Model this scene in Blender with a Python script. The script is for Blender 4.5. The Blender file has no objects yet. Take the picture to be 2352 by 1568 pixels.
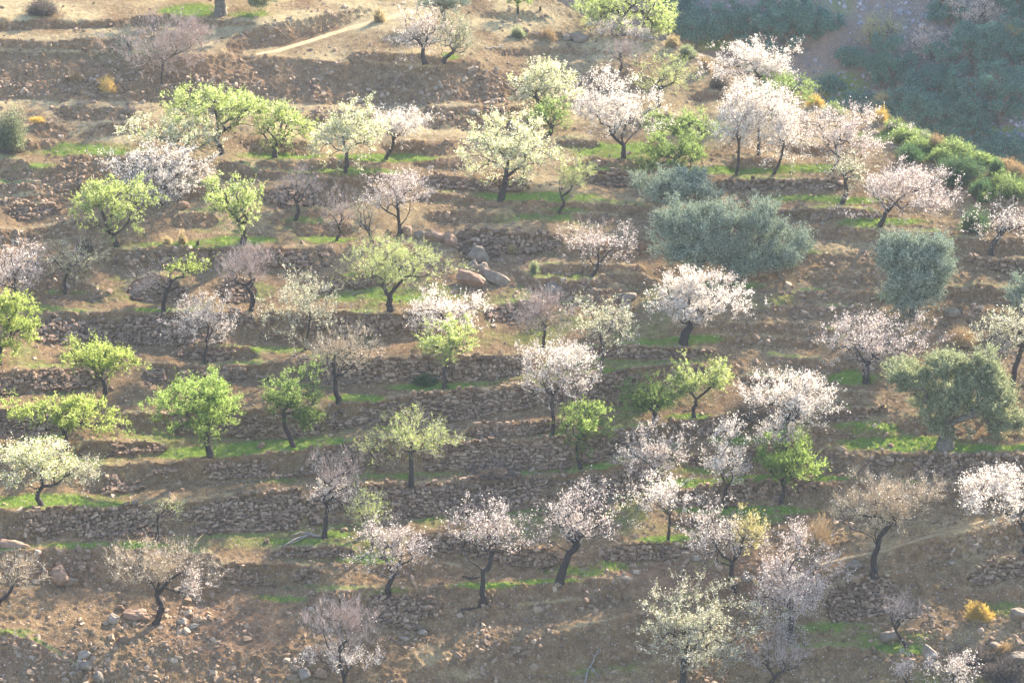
import bpy, math, random
import numpy as np
from mathutils import Vector

# ------------------------------------------------------------------ camera, world, sun, exposure
SC = bpy.context.scene
COL = SC.collection
W, H = 2352.0, 1568.0                     # measuring units for picture positions
HFOV = math.radians(22.3)
PITCH = math.radians(14.0)
FPX = (W / 2) / math.tan(HFOV / 2)
CAM = np.array([0.0, 0.0, 60.0])
cam_data = bpy.data.cameras.new("camera")
cam = bpy.data.objects.new("camera", cam_data)
COL.objects.link(cam)
cam.location = CAM
cam.rotation_euler = (math.pi / 2 - PITCH, 0, 0)
cam_data.sensor_width = 36.0
cam_data.lens = 18.0 / math.tan(HFOV / 2)
cam_data.clip_end = 3000
SC.camera = cam

SUN_EL, SUN_AZ = math.radians(34), math.radians(38)     # azimuth measured from straight ahead towards the right
world = bpy.data.worlds.new("World")
SC.world = world
world.use_nodes = True
wn = world.node_tree
wn.nodes.clear()
sky = wn.nodes.new("ShaderNodeTexSky")
sky.sky_type = 'NISHITA'
sky.sun_disc = False
sky.sun_elevation = SUN_EL
sky.sun_rotation = SUN_AZ
bg = wn.nodes.new("ShaderNodeBackground")
bg.inputs[1].default_value = 0.105
wo = wn.nodes.new("ShaderNodeOutputWorld")
wn.links.new(sky.outputs[0], bg.inputs[0])
wn.links.new(bg.outputs[0], wo.inputs[0])

sun_data = bpy.data.lights.new("sun", 'SUN')
sun_data.energy = 5.0
sun_data.angle = math.radians(0.5)
sun_data.color = (1.0, 0.89, 0.72)
sun = bpy.data.objects.new("sun", sun_data)
COL.objects.link(sun)
SUNV = Vector((math.sin(SUN_AZ) * math.cos(SUN_EL), math.cos(SUN_AZ) * math.cos(SUN_EL), math.sin(SUN_EL)))
sun.rotation_euler = SUNV.to_track_quat('Z', 'Y').to_euler()
sun.location = (60, 300, 150)

SC.view_settings.view_transform = 'Standard'
SC.view_settings.look = 'None'
SC.view_settings.exposure = 2.58
SC.view_settings.gamma = 1.0
SC.render.engine = 'CYCLES'
SC.cycles.use_denoising = True
SC.cycles.denoising_prefilter = 'ACCURATE'
SC.cycles.max_bounces = 6
SC.cycles.transmission_bounces = 4
SC.cycles.transparent_max_bounces = 4
SC.cycles.volume_bounces = 0
HAZE_DENSITY = 0.0001
HAZE_G = 0.2

# ------------------------------------------------------------------ small helpers
def tag(o, label=None, cat=None, group=None, kind=None):
    if label: o['label'] = label
    if cat: o['category'] = cat
    if group: o['group'] = group
    if kind: o['kind'] = kind
    return o

def ray(u, v):
    u = np.asarray(u, float); v = np.asarray(v, float)
    x = (u - W / 2) / FPX; y = -(v - H / 2) / FPX
    cp, sp = math.cos(PITCH), math.sin(PITCH)
    d = np.stack([x, cp + y * sp, -sp + y * cp], -1)
    return d / np.linalg.norm(d, axis=-1, keepdims=True)

def _hash(ix, iy, iz, seed):
    n = (ix * 374761393 + iy * 668265263 + iz * 2147483647 + seed * 1274126177) & 0xFFFFFFFF
    n = ((n ^ (n >> 13)) * 1274126177) & 0xFFFFFFFF
    n = (n ^ (n >> 16)) & 0xFFFFFFFF
    return n.astype(np.float64) / 4294967295.0

def vnoise(p, scale, seed=0):
    q = p / scale
    i = np.floor(q).astype(np.int64); f = q - i; f = f * f * (3 - 2 * f)
    r = 0
    for dx in (0, 1):
        wx = f[..., 0] if dx else 1 - f[..., 0]
        for dy in (0, 1):
            wy = f[..., 1] if dy else 1 - f[..., 1]
            for dz in (0, 1):
                wz = f[..., 2] if dz else 1 - f[..., 2]
                r = r + wx * wy * wz * _hash(i[..., 0] + dx, i[..., 1] + dy, i[..., 2] + dz, seed)
    return r * 2 - 1

def mesh_obj(name, verts, faces, mat=None, parent=None, smooth=False, mats=None, midx=None):
    """faces: list of (n,k) integer arrays"""
    me = bpy.data.meshes.new(name)
    verts = np.ascontiguousarray(verts, np.float32)
    me.vertices.add(len(verts)); me.vertices.foreach_set("co", verts.ravel())
    li, ls, start = [], [], 0
    for f in faces:
        f = np.asarray(f, np.int32)
        if len(f) == 0: continue
        n, k = f.shape
        li.append(f.ravel()); ls.append(start + np.arange(n, dtype=np.int32) * k); start += n * k
    li = np.concatenate(li); ls = np.concatenate(ls)
    me.loops.add(len(li)); me.loops.foreach_set("vertex_index", li)
    me.polygons.add(len(ls)); me.polygons.foreach_set("loop_start", ls)
    me.polygons.foreach_set("use_smooth", np.full(len(ls), smooth, dtype=bool))
    if mat: me.materials.append(mat)
    if mats:
        for m in mats: me.materials.append(m)
        me.polygons.foreach_set("material_index", np.asarray(midx, np.int32))
    me.update(calc_edges=True)
    o = bpy.data.objects.new(name, me)
    COL.objects.link(o)
    if parent: o.parent = parent
    return o

def unit(a):
    return a / np.maximum(np.linalg.norm(a, axis=-1, keepdims=True), 1e-9)

def prisms(P0, P1, R0, R1, n):
    P0 = np.asarray(P0); P1 = np.asarray(P1); m = len(P0)
    if m == 0: return np.zeros((0, 3)), np.zeros((0, 4), int)
    d = unit(P1 - P0)
    ref = np.where(np.abs(d[:, 2:3]) > 0.9, np.array([[1.0, 0, 0]]), np.array([[0, 0, 1.0]]))
    a = unit(np.cross(d, ref)); b = np.cross(d, a)
    ang = np.arange(n) * 2 * math.pi / n
    ring = a[:, None, :] * np.cos(ang)[None, :, None] + b[:, None, :] * np.sin(ang)[None, :, None]
    V = np.concatenate([P0[:, None] + ring * np.asarray(R0)[:, None, None],
                        P1[:, None] + ring * np.asarray(R1)[:, None, None]], 1)
    k = np.arange(n); k2 = (k + 1) % n
    q = np.stack([k, k2, k2 + n, k + n], -1)
    F = (np.arange(m) * 2 * n)[:, None, None] + q[None]
    return V.reshape(-1, 3), F.reshape(-1, 4)

def leaf_quads(C, A, L, Wd, rng, bend=0.25):
    """small bent diamonds: C start points, A directions"""
    m = len(C)
    if m == 0: return np.zeros((0, 3)), np.zeros((0, 4), int)
    A = unit(A); B = unit(np.cross(A, rng.normal(size=(m, 3)))); N = np.cross(A, B)
    L = np.asarray(L).reshape(-1, 1) * np.ones((m, 1)); Wd = np.asarray(Wd).reshape(-1, 1) * np.ones((m, 1))
    V = np.stack([C, C + A * L * .5 + B * Wd * .5 + N * L * bend * .3, C + A * L - N * L * bend * .3,
                  C + A * L * .5 - B * Wd * .5 + N * L * bend * .3], 1)
    return V.reshape(-1, 3), np.arange(m * 4).reshape(-1, 4)

# ------------------------------------------------------------------ materials
def mat_new(name):
    m = bpy.data.materials.new(name); m.use_nodes = True
    nt = m.node_tree; nt.nodes.clear()
    out = nt.nodes.new("ShaderNodeOutputMaterial")
    return m, nt, out

def ramp(nt, fac, stops):
    r = nt.nodes.new("ShaderNodeValToRGB")
    el = r.color_ramp.elements
    while len(el) < len(stops): el.new(0.5)
    for e, (p, c) in zip(el, stops):
        e.position = p; e.color = (*c, 1)
    nt.links.new(fac, r.inputs[0])
    return r.outputs[0]

def noise(nt, scale, detail=4, rough=0.6, vec=None):
    n = nt.nodes.new("ShaderNodeTexNoise")
    n.inputs["Scale"].default_value = scale; n.inputs["Detail"].default_value = detail
    n.inputs["Roughness"].default_value = rough
    if vec: nt.links.new(vec, n.inputs["Vector"])
    return n.outputs[0]

def mixc(nt, a, b, fac, mode='MIX'):
    m = nt.nodes.new("ShaderNodeMix"); m.data_type = 'RGBA'; m.blend_type = mode
    for s, x in ((m.inputs[0], fac), (m.inputs[6], a), (m.inputs[7], b)):
        if hasattr(x, 'links') or isinstance(x, bpy.types.NodeSocket): nt.links.new(x, s)
        elif isinstance(x, (int, float)): s.default_value = x
        else: s.default_value = (*x, 1)
    return m.outputs[2]

def leaf_mat(name, stops, tstops, tfac=0.5):
    m, nt, out = mat_new(name)
    g = nt.nodes.new("ShaderNodeNewGeometry")
    c1 = ramp(nt, g.outputs["Random Per Island"], stops)
    c2 = ramp(nt, g.outputs["Random Per Island"], tstops)
    d = nt.nodes.new("ShaderNodeBsdfDiffuse"); t = nt.nodes.new("ShaderNodeBsdfTranslucent")
    nt.links.new(c1, d.inputs[0]); nt.links.new(c2, t.inputs[0])
    mx = nt.nodes.new("ShaderNodeMixShader"); mx.inputs[0].default_value = tfac
    nt.links.new(d.outputs[0], mx.inputs[1]); nt.links.new(t.outputs[0], mx.inputs[2])
    nt.links.new(mx.outputs[0], out.inputs[0])
    return m

def solid_mat(name, stops, scale=6.0, rough=0.9, bump=0.4, island=False, bscale=25.0):
    m, nt, out = mat_new(name)
    tc = nt.nodes.new("ShaderNodeTexCoord")
    n = noise(nt, scale, 5, 0.65, tc.outputs["Object"])
    if island:
        g = nt.nodes.new("ShaderNodeNewGeometry")
        ma = nt.nodes.new("ShaderNodeMath"); ma.operation = 'MULTIPLY_ADD'
        nt.links.new(n, ma.inputs[0]); ma.inputs[1].default_value = 0.45
        mm = nt.nodes.new("ShaderNodeMath"); mm.operation = 'MULTIPLY_ADD'
        nt.links.new(g.outputs["Random Per Island"], mm.inputs[0]); mm.inputs[1].default_value = 0.75
        mm.inputs[2].default_value = -0.1
        nt.links.new(mm.outputs[0], ma.inputs[2]); n = ma.outputs[0]
    c = ramp(nt, n, stops)
    b = nt.nodes.new("ShaderNodeBsdfPrincipled")
    b.inputs["Roughness"].default_value = rough
    b.inputs["Specular IOR Level"].default_value = 0.2
    nt.links.new(c, b.inputs["Base Color"])
    bp = nt.nodes.new("ShaderNodeBump"); bp.inputs["Strength"].default_value = bump; bp.inputs["Distance"].default_value = 0.05
    nt.links.new(noise(nt, bscale, 4, 0.7, tc.outputs["Object"]), bp.inputs["Height"])
    nt.links.new(bp.outputs[0], b.inputs["Normal"])
    nt.links.new(b.outputs[0], out.inputs[0])
    return m

M = {}
M['bark'] = solid_mat('almond_bark', [(0.3, (0.022, 0.017, 0.016)), (0.7, (0.07, 0.055, 0.05))], 8, 0.95, 0.8)
M['olivebark'] = solid_mat('olive_bark', [(0.3, (0.07, 0.06, 0.05)), (0.7, (0.20, 0.17, 0.14))], 6, 0.95, 0.9)
M['twig'] = solid_mat('bare_twigs', [(0.3, (0.30, 0.225, 0.19)), (0.7, (0.48, 0.38, 0.33))], 2, 0.8, 0.0)
M['twigtan'] = solid_mat('tan_twigs', [(0.3, (0.32, 0.24, 0.15)), (0.7, (0.52, 0.41, 0.27))], 2, 0.8, 0.0)
M['twigdark'] = solid_mat('dark_twigs', [(0.3, (0.07, 0.055, 0.05)), (0.7, (0.15, 0.115, 0.10))], 2, 0.9, 0.0)
M['white'] = leaf_mat('blossom_white', [(0, (.34, .27, .26)), (.4, (.58, .53, .51)), (1, (.80, .77, .71))],
                      [(0, (.36, .28, .23)), (.4, (.60, .54, .46)), (1, (.82, .78, .68))], 0.5)
M['pink'] = leaf_mat('blossom_pink', [(0, (.34, .25, .24)), (.4, (.60, .53, .49)), (1, (.80, .76, .71))],
                     [(0, (.34, .24, .23)), (.4, (.61, .53, .47)), (1, (.81, .76, .68))], 0.5)
M['cream'] = leaf_mat('blossom_cream', [(0, (.34, .30, .20)), (.4, (.58, .54, .42)), (1, (.80, .78, .68))],
                      [(0, (.34, .30, .17)), (.4, (.58, .53, .37)), (1, (.80, .77, .62))], 0.5)
M['lime'] = leaf_mat('lime_leaves', [(0, (.06, .10, .02)), (.5, (.11, .17, .035)), (1, (.20, .26, .08))],
                     [(0, (.24, .31, .05)), (.5, (.40, .48, .11)), (1, (.62, .66, .28))], 0.55)
M['bright'] = leaf_mat('bright_green_leaves', [(0, (.05, .10, .018)), (.5, (.085, .16, .03)), (1, (.15, .23, .06))],
                       [(0, (.19, .29, .05)), (.5, (.33, .45, .11)), (1, (.54, .62, .25))], 0.52)
M['green'] = leaf_mat('green_leaves', [(0, (.035, .085, .015)), (.5, (.06, .13, .022)), (1, (.11, .19, .05))],
                      [(0, (.15, .23, .05)), (.5, (.26, .35, .10)), (1, (.46, .53, .24))], 0.5)
M['yellowgreen'] = leaf_mat('yellow_green_leaves', [(0, (.09, .13, .03)), (.5, (.16, .20, .06)), (1, (.28, .31, .14))],
                            [(0, (.26, .36, .06)), (.5, (.44, .54, .13)), (1, (.62, .68, .32))], 0.5)
M['yellow'] = leaf_mat('yellow_leaves', [(0, (.16, .14, .05)), (.5, (.28, .25, .09)), (1, (.42, .38, .20))],
                       [(0, (.30, .26, .07)), (.5, (.46, .41, .14)), (1, (.62, .56, .30))], 0.5)
M['pale'] = leaf_mat('grey_green_leaves', [(0, (.08, .10, .05)), (.5, (.14, .17, .09)), (1, (.30, .31, .22))],
                     [(0, (.16, .22, .08)), (.5, (.28, .34, .15)), (1, (.50, .50, .35))], 0.5)
M['olive'] = leaf_mat('olive_leaves', [(0, (.10, .125, .085)), (.5, (.255, .285, .21)), (1, (.56, .58, .47))],
                      [(0, (.07, .10, .06)), (.5, (.15, .19, .115)), (1, (.30, .34, .22))], 0.2)
M['olivewarm'] = leaf_mat('warm_olive_leaves', [(0, (.11, .125, .07)), (.5, (.27, .29, .17)), (1, (.54, .54, .36))],
                          [(0, (.10, .12, .055)), (.5, (.21, .235, .11)), (1, (.40, .40, .22))], 0.4)
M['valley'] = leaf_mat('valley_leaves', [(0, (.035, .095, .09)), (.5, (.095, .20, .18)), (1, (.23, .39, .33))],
                       [(0, (.03, .07, .05)), (.5, (.06, .12, .08)), (1, (.13, .20, .12))], 0.25)  # blue of the far slope's shade and haze is put into the leaf colour
M['darkgreen'] = leaf_mat('dark_green_leaves', [(0, (.025, .06, .025)), (.5, (.05, .10, .04)), (1, (.11, .17, .08))],
                          [(0, (.05, .12, .04)), (.5, (.10, .20, .07)), (1, (.20, .31, .13))], 0.4)
M['broom'] = leaf_mat('broom_stems', [(0, (.28, .17, .03)), (.5, (.45, .30, .06)), (1, (.60, .46, .12))],
                      [(0, (.36, .22, .04)), (.5, (.55, .38, .08)), (1, (.70, .55, .16))], 0.45)
M['drybush'] = leaf_mat('dry_bush', [(0, (.14, .09, .05)), (.5, (.25, .17, .09)), (1, (.40, .29, .16))],
                        [(0, (.18, .11, .05)), (.5, (.32, .22, .10)), (1, (.48, .35, .18))], 0.4)
M['greybush'] = leaf_mat('grey_bush', [(0, (.07, .065, .06)), (.5, (.13, .11, .10)), (1, (.22, .18, .16))],
                         [(0, (.07, .06, .05)), (.5, (.13, .11, .09)), (1, (.22, .18, .15))], 0.35)
M['drygrass'] = leaf_mat('dry_grass', [(0, (.22, .16, .08)), (.5, (.38, .30, .15)), (1, (.55, .46, .27))],
                         [(0, (.28, .20, .09)), (.5, (.48, .38, .18)), (1, (.66, .55, .32))], 0.45)
M['grass'] = leaf_mat('green_grass', [(0, (.055, .11, .016)), (.5, (.10, .17, .03)), (1, (.20, .24, .07))],
                      [(0, (.16, .30, .02)), (.5, (.30, .45, .05)), (1, (.52, .56, .14))], 0.5)
M['wallstone'] = solid_mat('dry_stone', [(0.0, (.085, .055, .038)), (.3, (.155, .10, .068)), (.6, (.23, .152, .104)), (.88, (.32, .225, .155)), (1, (.46, .36, .27))],
                           3.0, 0.95, 0.8, island=True)
M['loosestone'] = solid_mat('loose_stone', [(0.0, (.10, .066, .045)), (.4, (.19, .128, .086)), (.8, (.30, .215, .15)), (1, (.46, .37, .28))],
                            3.0, 0.95, 0.6, island=True)
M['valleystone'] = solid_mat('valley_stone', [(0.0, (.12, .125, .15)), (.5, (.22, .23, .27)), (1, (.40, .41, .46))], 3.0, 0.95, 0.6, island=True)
M['rock'] = solid_mat('grey_rock', [(.25, (.10, .078, .06)), (.55, (.19, .15, .115)), (.8, (.30, .24, .185))], 1.6, 0.95, 1.0, bscale=9)
M['redrock'] = solid_mat('red_rock', [(.25, (.14, .085, .058)), (.55, (.24, .155, .108)), (.8, (.33, .235, .165))], 1.6, 0.95, 1.0, bscale=9)
M['palerock'] = solid_mat('pale_rock', [(.25, (.14, .112, .086)), (.55, (.235, .19, .15)), (.8, (.34, .285, .23))], 1.6, 0.95, 1.0, bscale=9)
M['deadwood'] = solid_mat('dead_wood', [(.3, (.12, .10, .09)), (.7, (.30, .27, .24))], 5, 0.95, 0.6)

def ground_mat(name, cool=False):
    m, nt, out = mat_new(name)
    tc = nt.nodes.new("ShaderNodeTexCoord"); vec = tc.outputs["Object"]
    at = nt.nodes.new("ShaderNodeAttribute"); at.attribute_name = "Cover"
    sep = nt.nodes.new("ShaderNodeSeparateColor"); nt.links.new(at.outputs["Color"], sep.inputs[0])
    big = noise(nt, 0.25, 5, 0.6, vec); mid = noise(nt, 1.7, 6, 0.7, vec); fine = noise(nt, 7.0, 5, 0.75, vec)
    earth = ramp(nt, mid, [(.28, (.11, .066, .038)), (.48, (.215, .140, .082)), (.72, (.37, .265, .155))])
    earth2 = ramp(nt, big, [(.3, (.165, .105, .062)), (.7, (.29, .198, .11))])
    base = mixc(nt, earth, earth2, 0.35)
    speck = ramp(nt, noise(nt, 9.0, 5, 0.85, vec), [(.34, (.30, .27, .25)), (.48, (.9, .9, .9)), (.56, (1.1, 1.1, 1.1)), (.68, (1.9, 1.8, 1.65))])
    base = mixc(nt, base, speck, 0.8, 'MULTIPLY')
    if cool: base = mixc(nt, base, (.19, .195, .21), 0.6)  # cool: bluish shade and haze of the valley mixed into the earth colour
    red = ramp(nt, mid, [(.3, (.17, .09, .055)), (.7, (.34, .20, .13))])
    base = mixc(nt, base, red, sep.outputs["Blue"])
    def cover(src, lo, hi):
        a = nt.nodes.new("ShaderNodeMath"); a.operation = 'MULTIPLY_ADD'
        nt.links.new(fine, a.inputs[0]); a.inputs[1].default_value = 1.0; a.inputs[2].default_value = -0.5
        b = nt.nodes.new("ShaderNodeMath"); b.operation = 'ADD'
        nt.links.new(a.outputs[0], b.inputs[0]); nt.links.new(src, b.inputs[1])
        r = nt.nodes.new("ShaderNodeMapRange"); r.inputs[1].default_value = lo; r.inputs[2].default_value = hi
        nt.links.new(b.outputs[0], r.inputs[0])
        return r.outputs[0]
    dry = ramp(nt, mid, [(.3, (.30, .22, .12)), (.7, (.56, .45, .26))])
    base = mixc(nt, base, dry, cover(sep.outputs["Green"], 0.25, 0.75))
    grs = ramp(nt, mid, [(.3, (.10, .155, .03)), (.7, (.20, .26, .06))])
    base = mixc(nt, base, grs, cover(sep.outputs["Red"], 0.25, 0.7))
    # small pale and dark stones
    vo = nt.nodes.new("ShaderNodeTexVoronoi"); vo.inputs["Scale"].default_value = 5.5; nt.links.new(vec, vo.inputs["Vector"])
    vs = nt.nodes.new("ShaderNodeSeparateColor"); nt.links.new(vo.outputs["Color"], vs.inputs[0])
    pk = nt.nodes.new("ShaderNodeMapRange"); pk.inputs[1].default_value = .78; pk.inputs[2].default_value = .84
    nt.links.new(vs.outputs[0], pk.inputs[0])
    nearc = nt.nodes.new("ShaderNodeMapRange"); nearc.inputs[1].default_value = .38; nearc.inputs[2].default_value = .30
    nt.links.new(vo.outputs["Distance"], nearc.inputs[0])
    mu = nt.nodes.new("ShaderNodeMath"); mu.operation = 'MULTIPLY'
    nt.links.new(pk.outputs[0], mu.inputs[0]); nt.links.new(nearc.outputs[0], mu.inputs[1])
    stone = ramp(nt, vs.outputs[1], [(0, (.20, .15, .12)), (1, (.46, .38, .31))])
    base = mixc(nt, base, stone, mu.outputs[0])
    b = nt.nodes.new("ShaderNodeBsdfDiffuse"); b.inputs["Roughness"].default_value = 0.8
    nt.links.new(base, b.inputs[0])
    bp = nt.nodes.new("ShaderNodeBump"); bp.inputs["Strength"].default_value = 0.9; bp.inputs["Distance"].default_value = 0.22
    ad = nt.nodes.new("ShaderNodeMath"); ad.operation = 'MULTIPLY_ADD'
    nt.links.new(mu.outputs[0], ad.inputs[0]); ad.inputs[1].default_value = 0.5; nt.links.new(fine, ad.inputs[2])
    nt.links.new(ad.outputs[0], bp.inputs["Height"])
    nt.links.new(bp.outputs[0], b.inputs["Normal"])
    nt.links.new(b.outputs[0], out.inputs[0])
    return m
M['ground'] = ground_mat('hillside_ground')
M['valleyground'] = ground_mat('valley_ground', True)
M['path'] = solid_mat('path_earth', [(.25, (.17, .122, .07)), (.5, (.25, .185, .105)), (.75, (.33, .25, .15))], 1.3, 0.95, 0.8)
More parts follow.
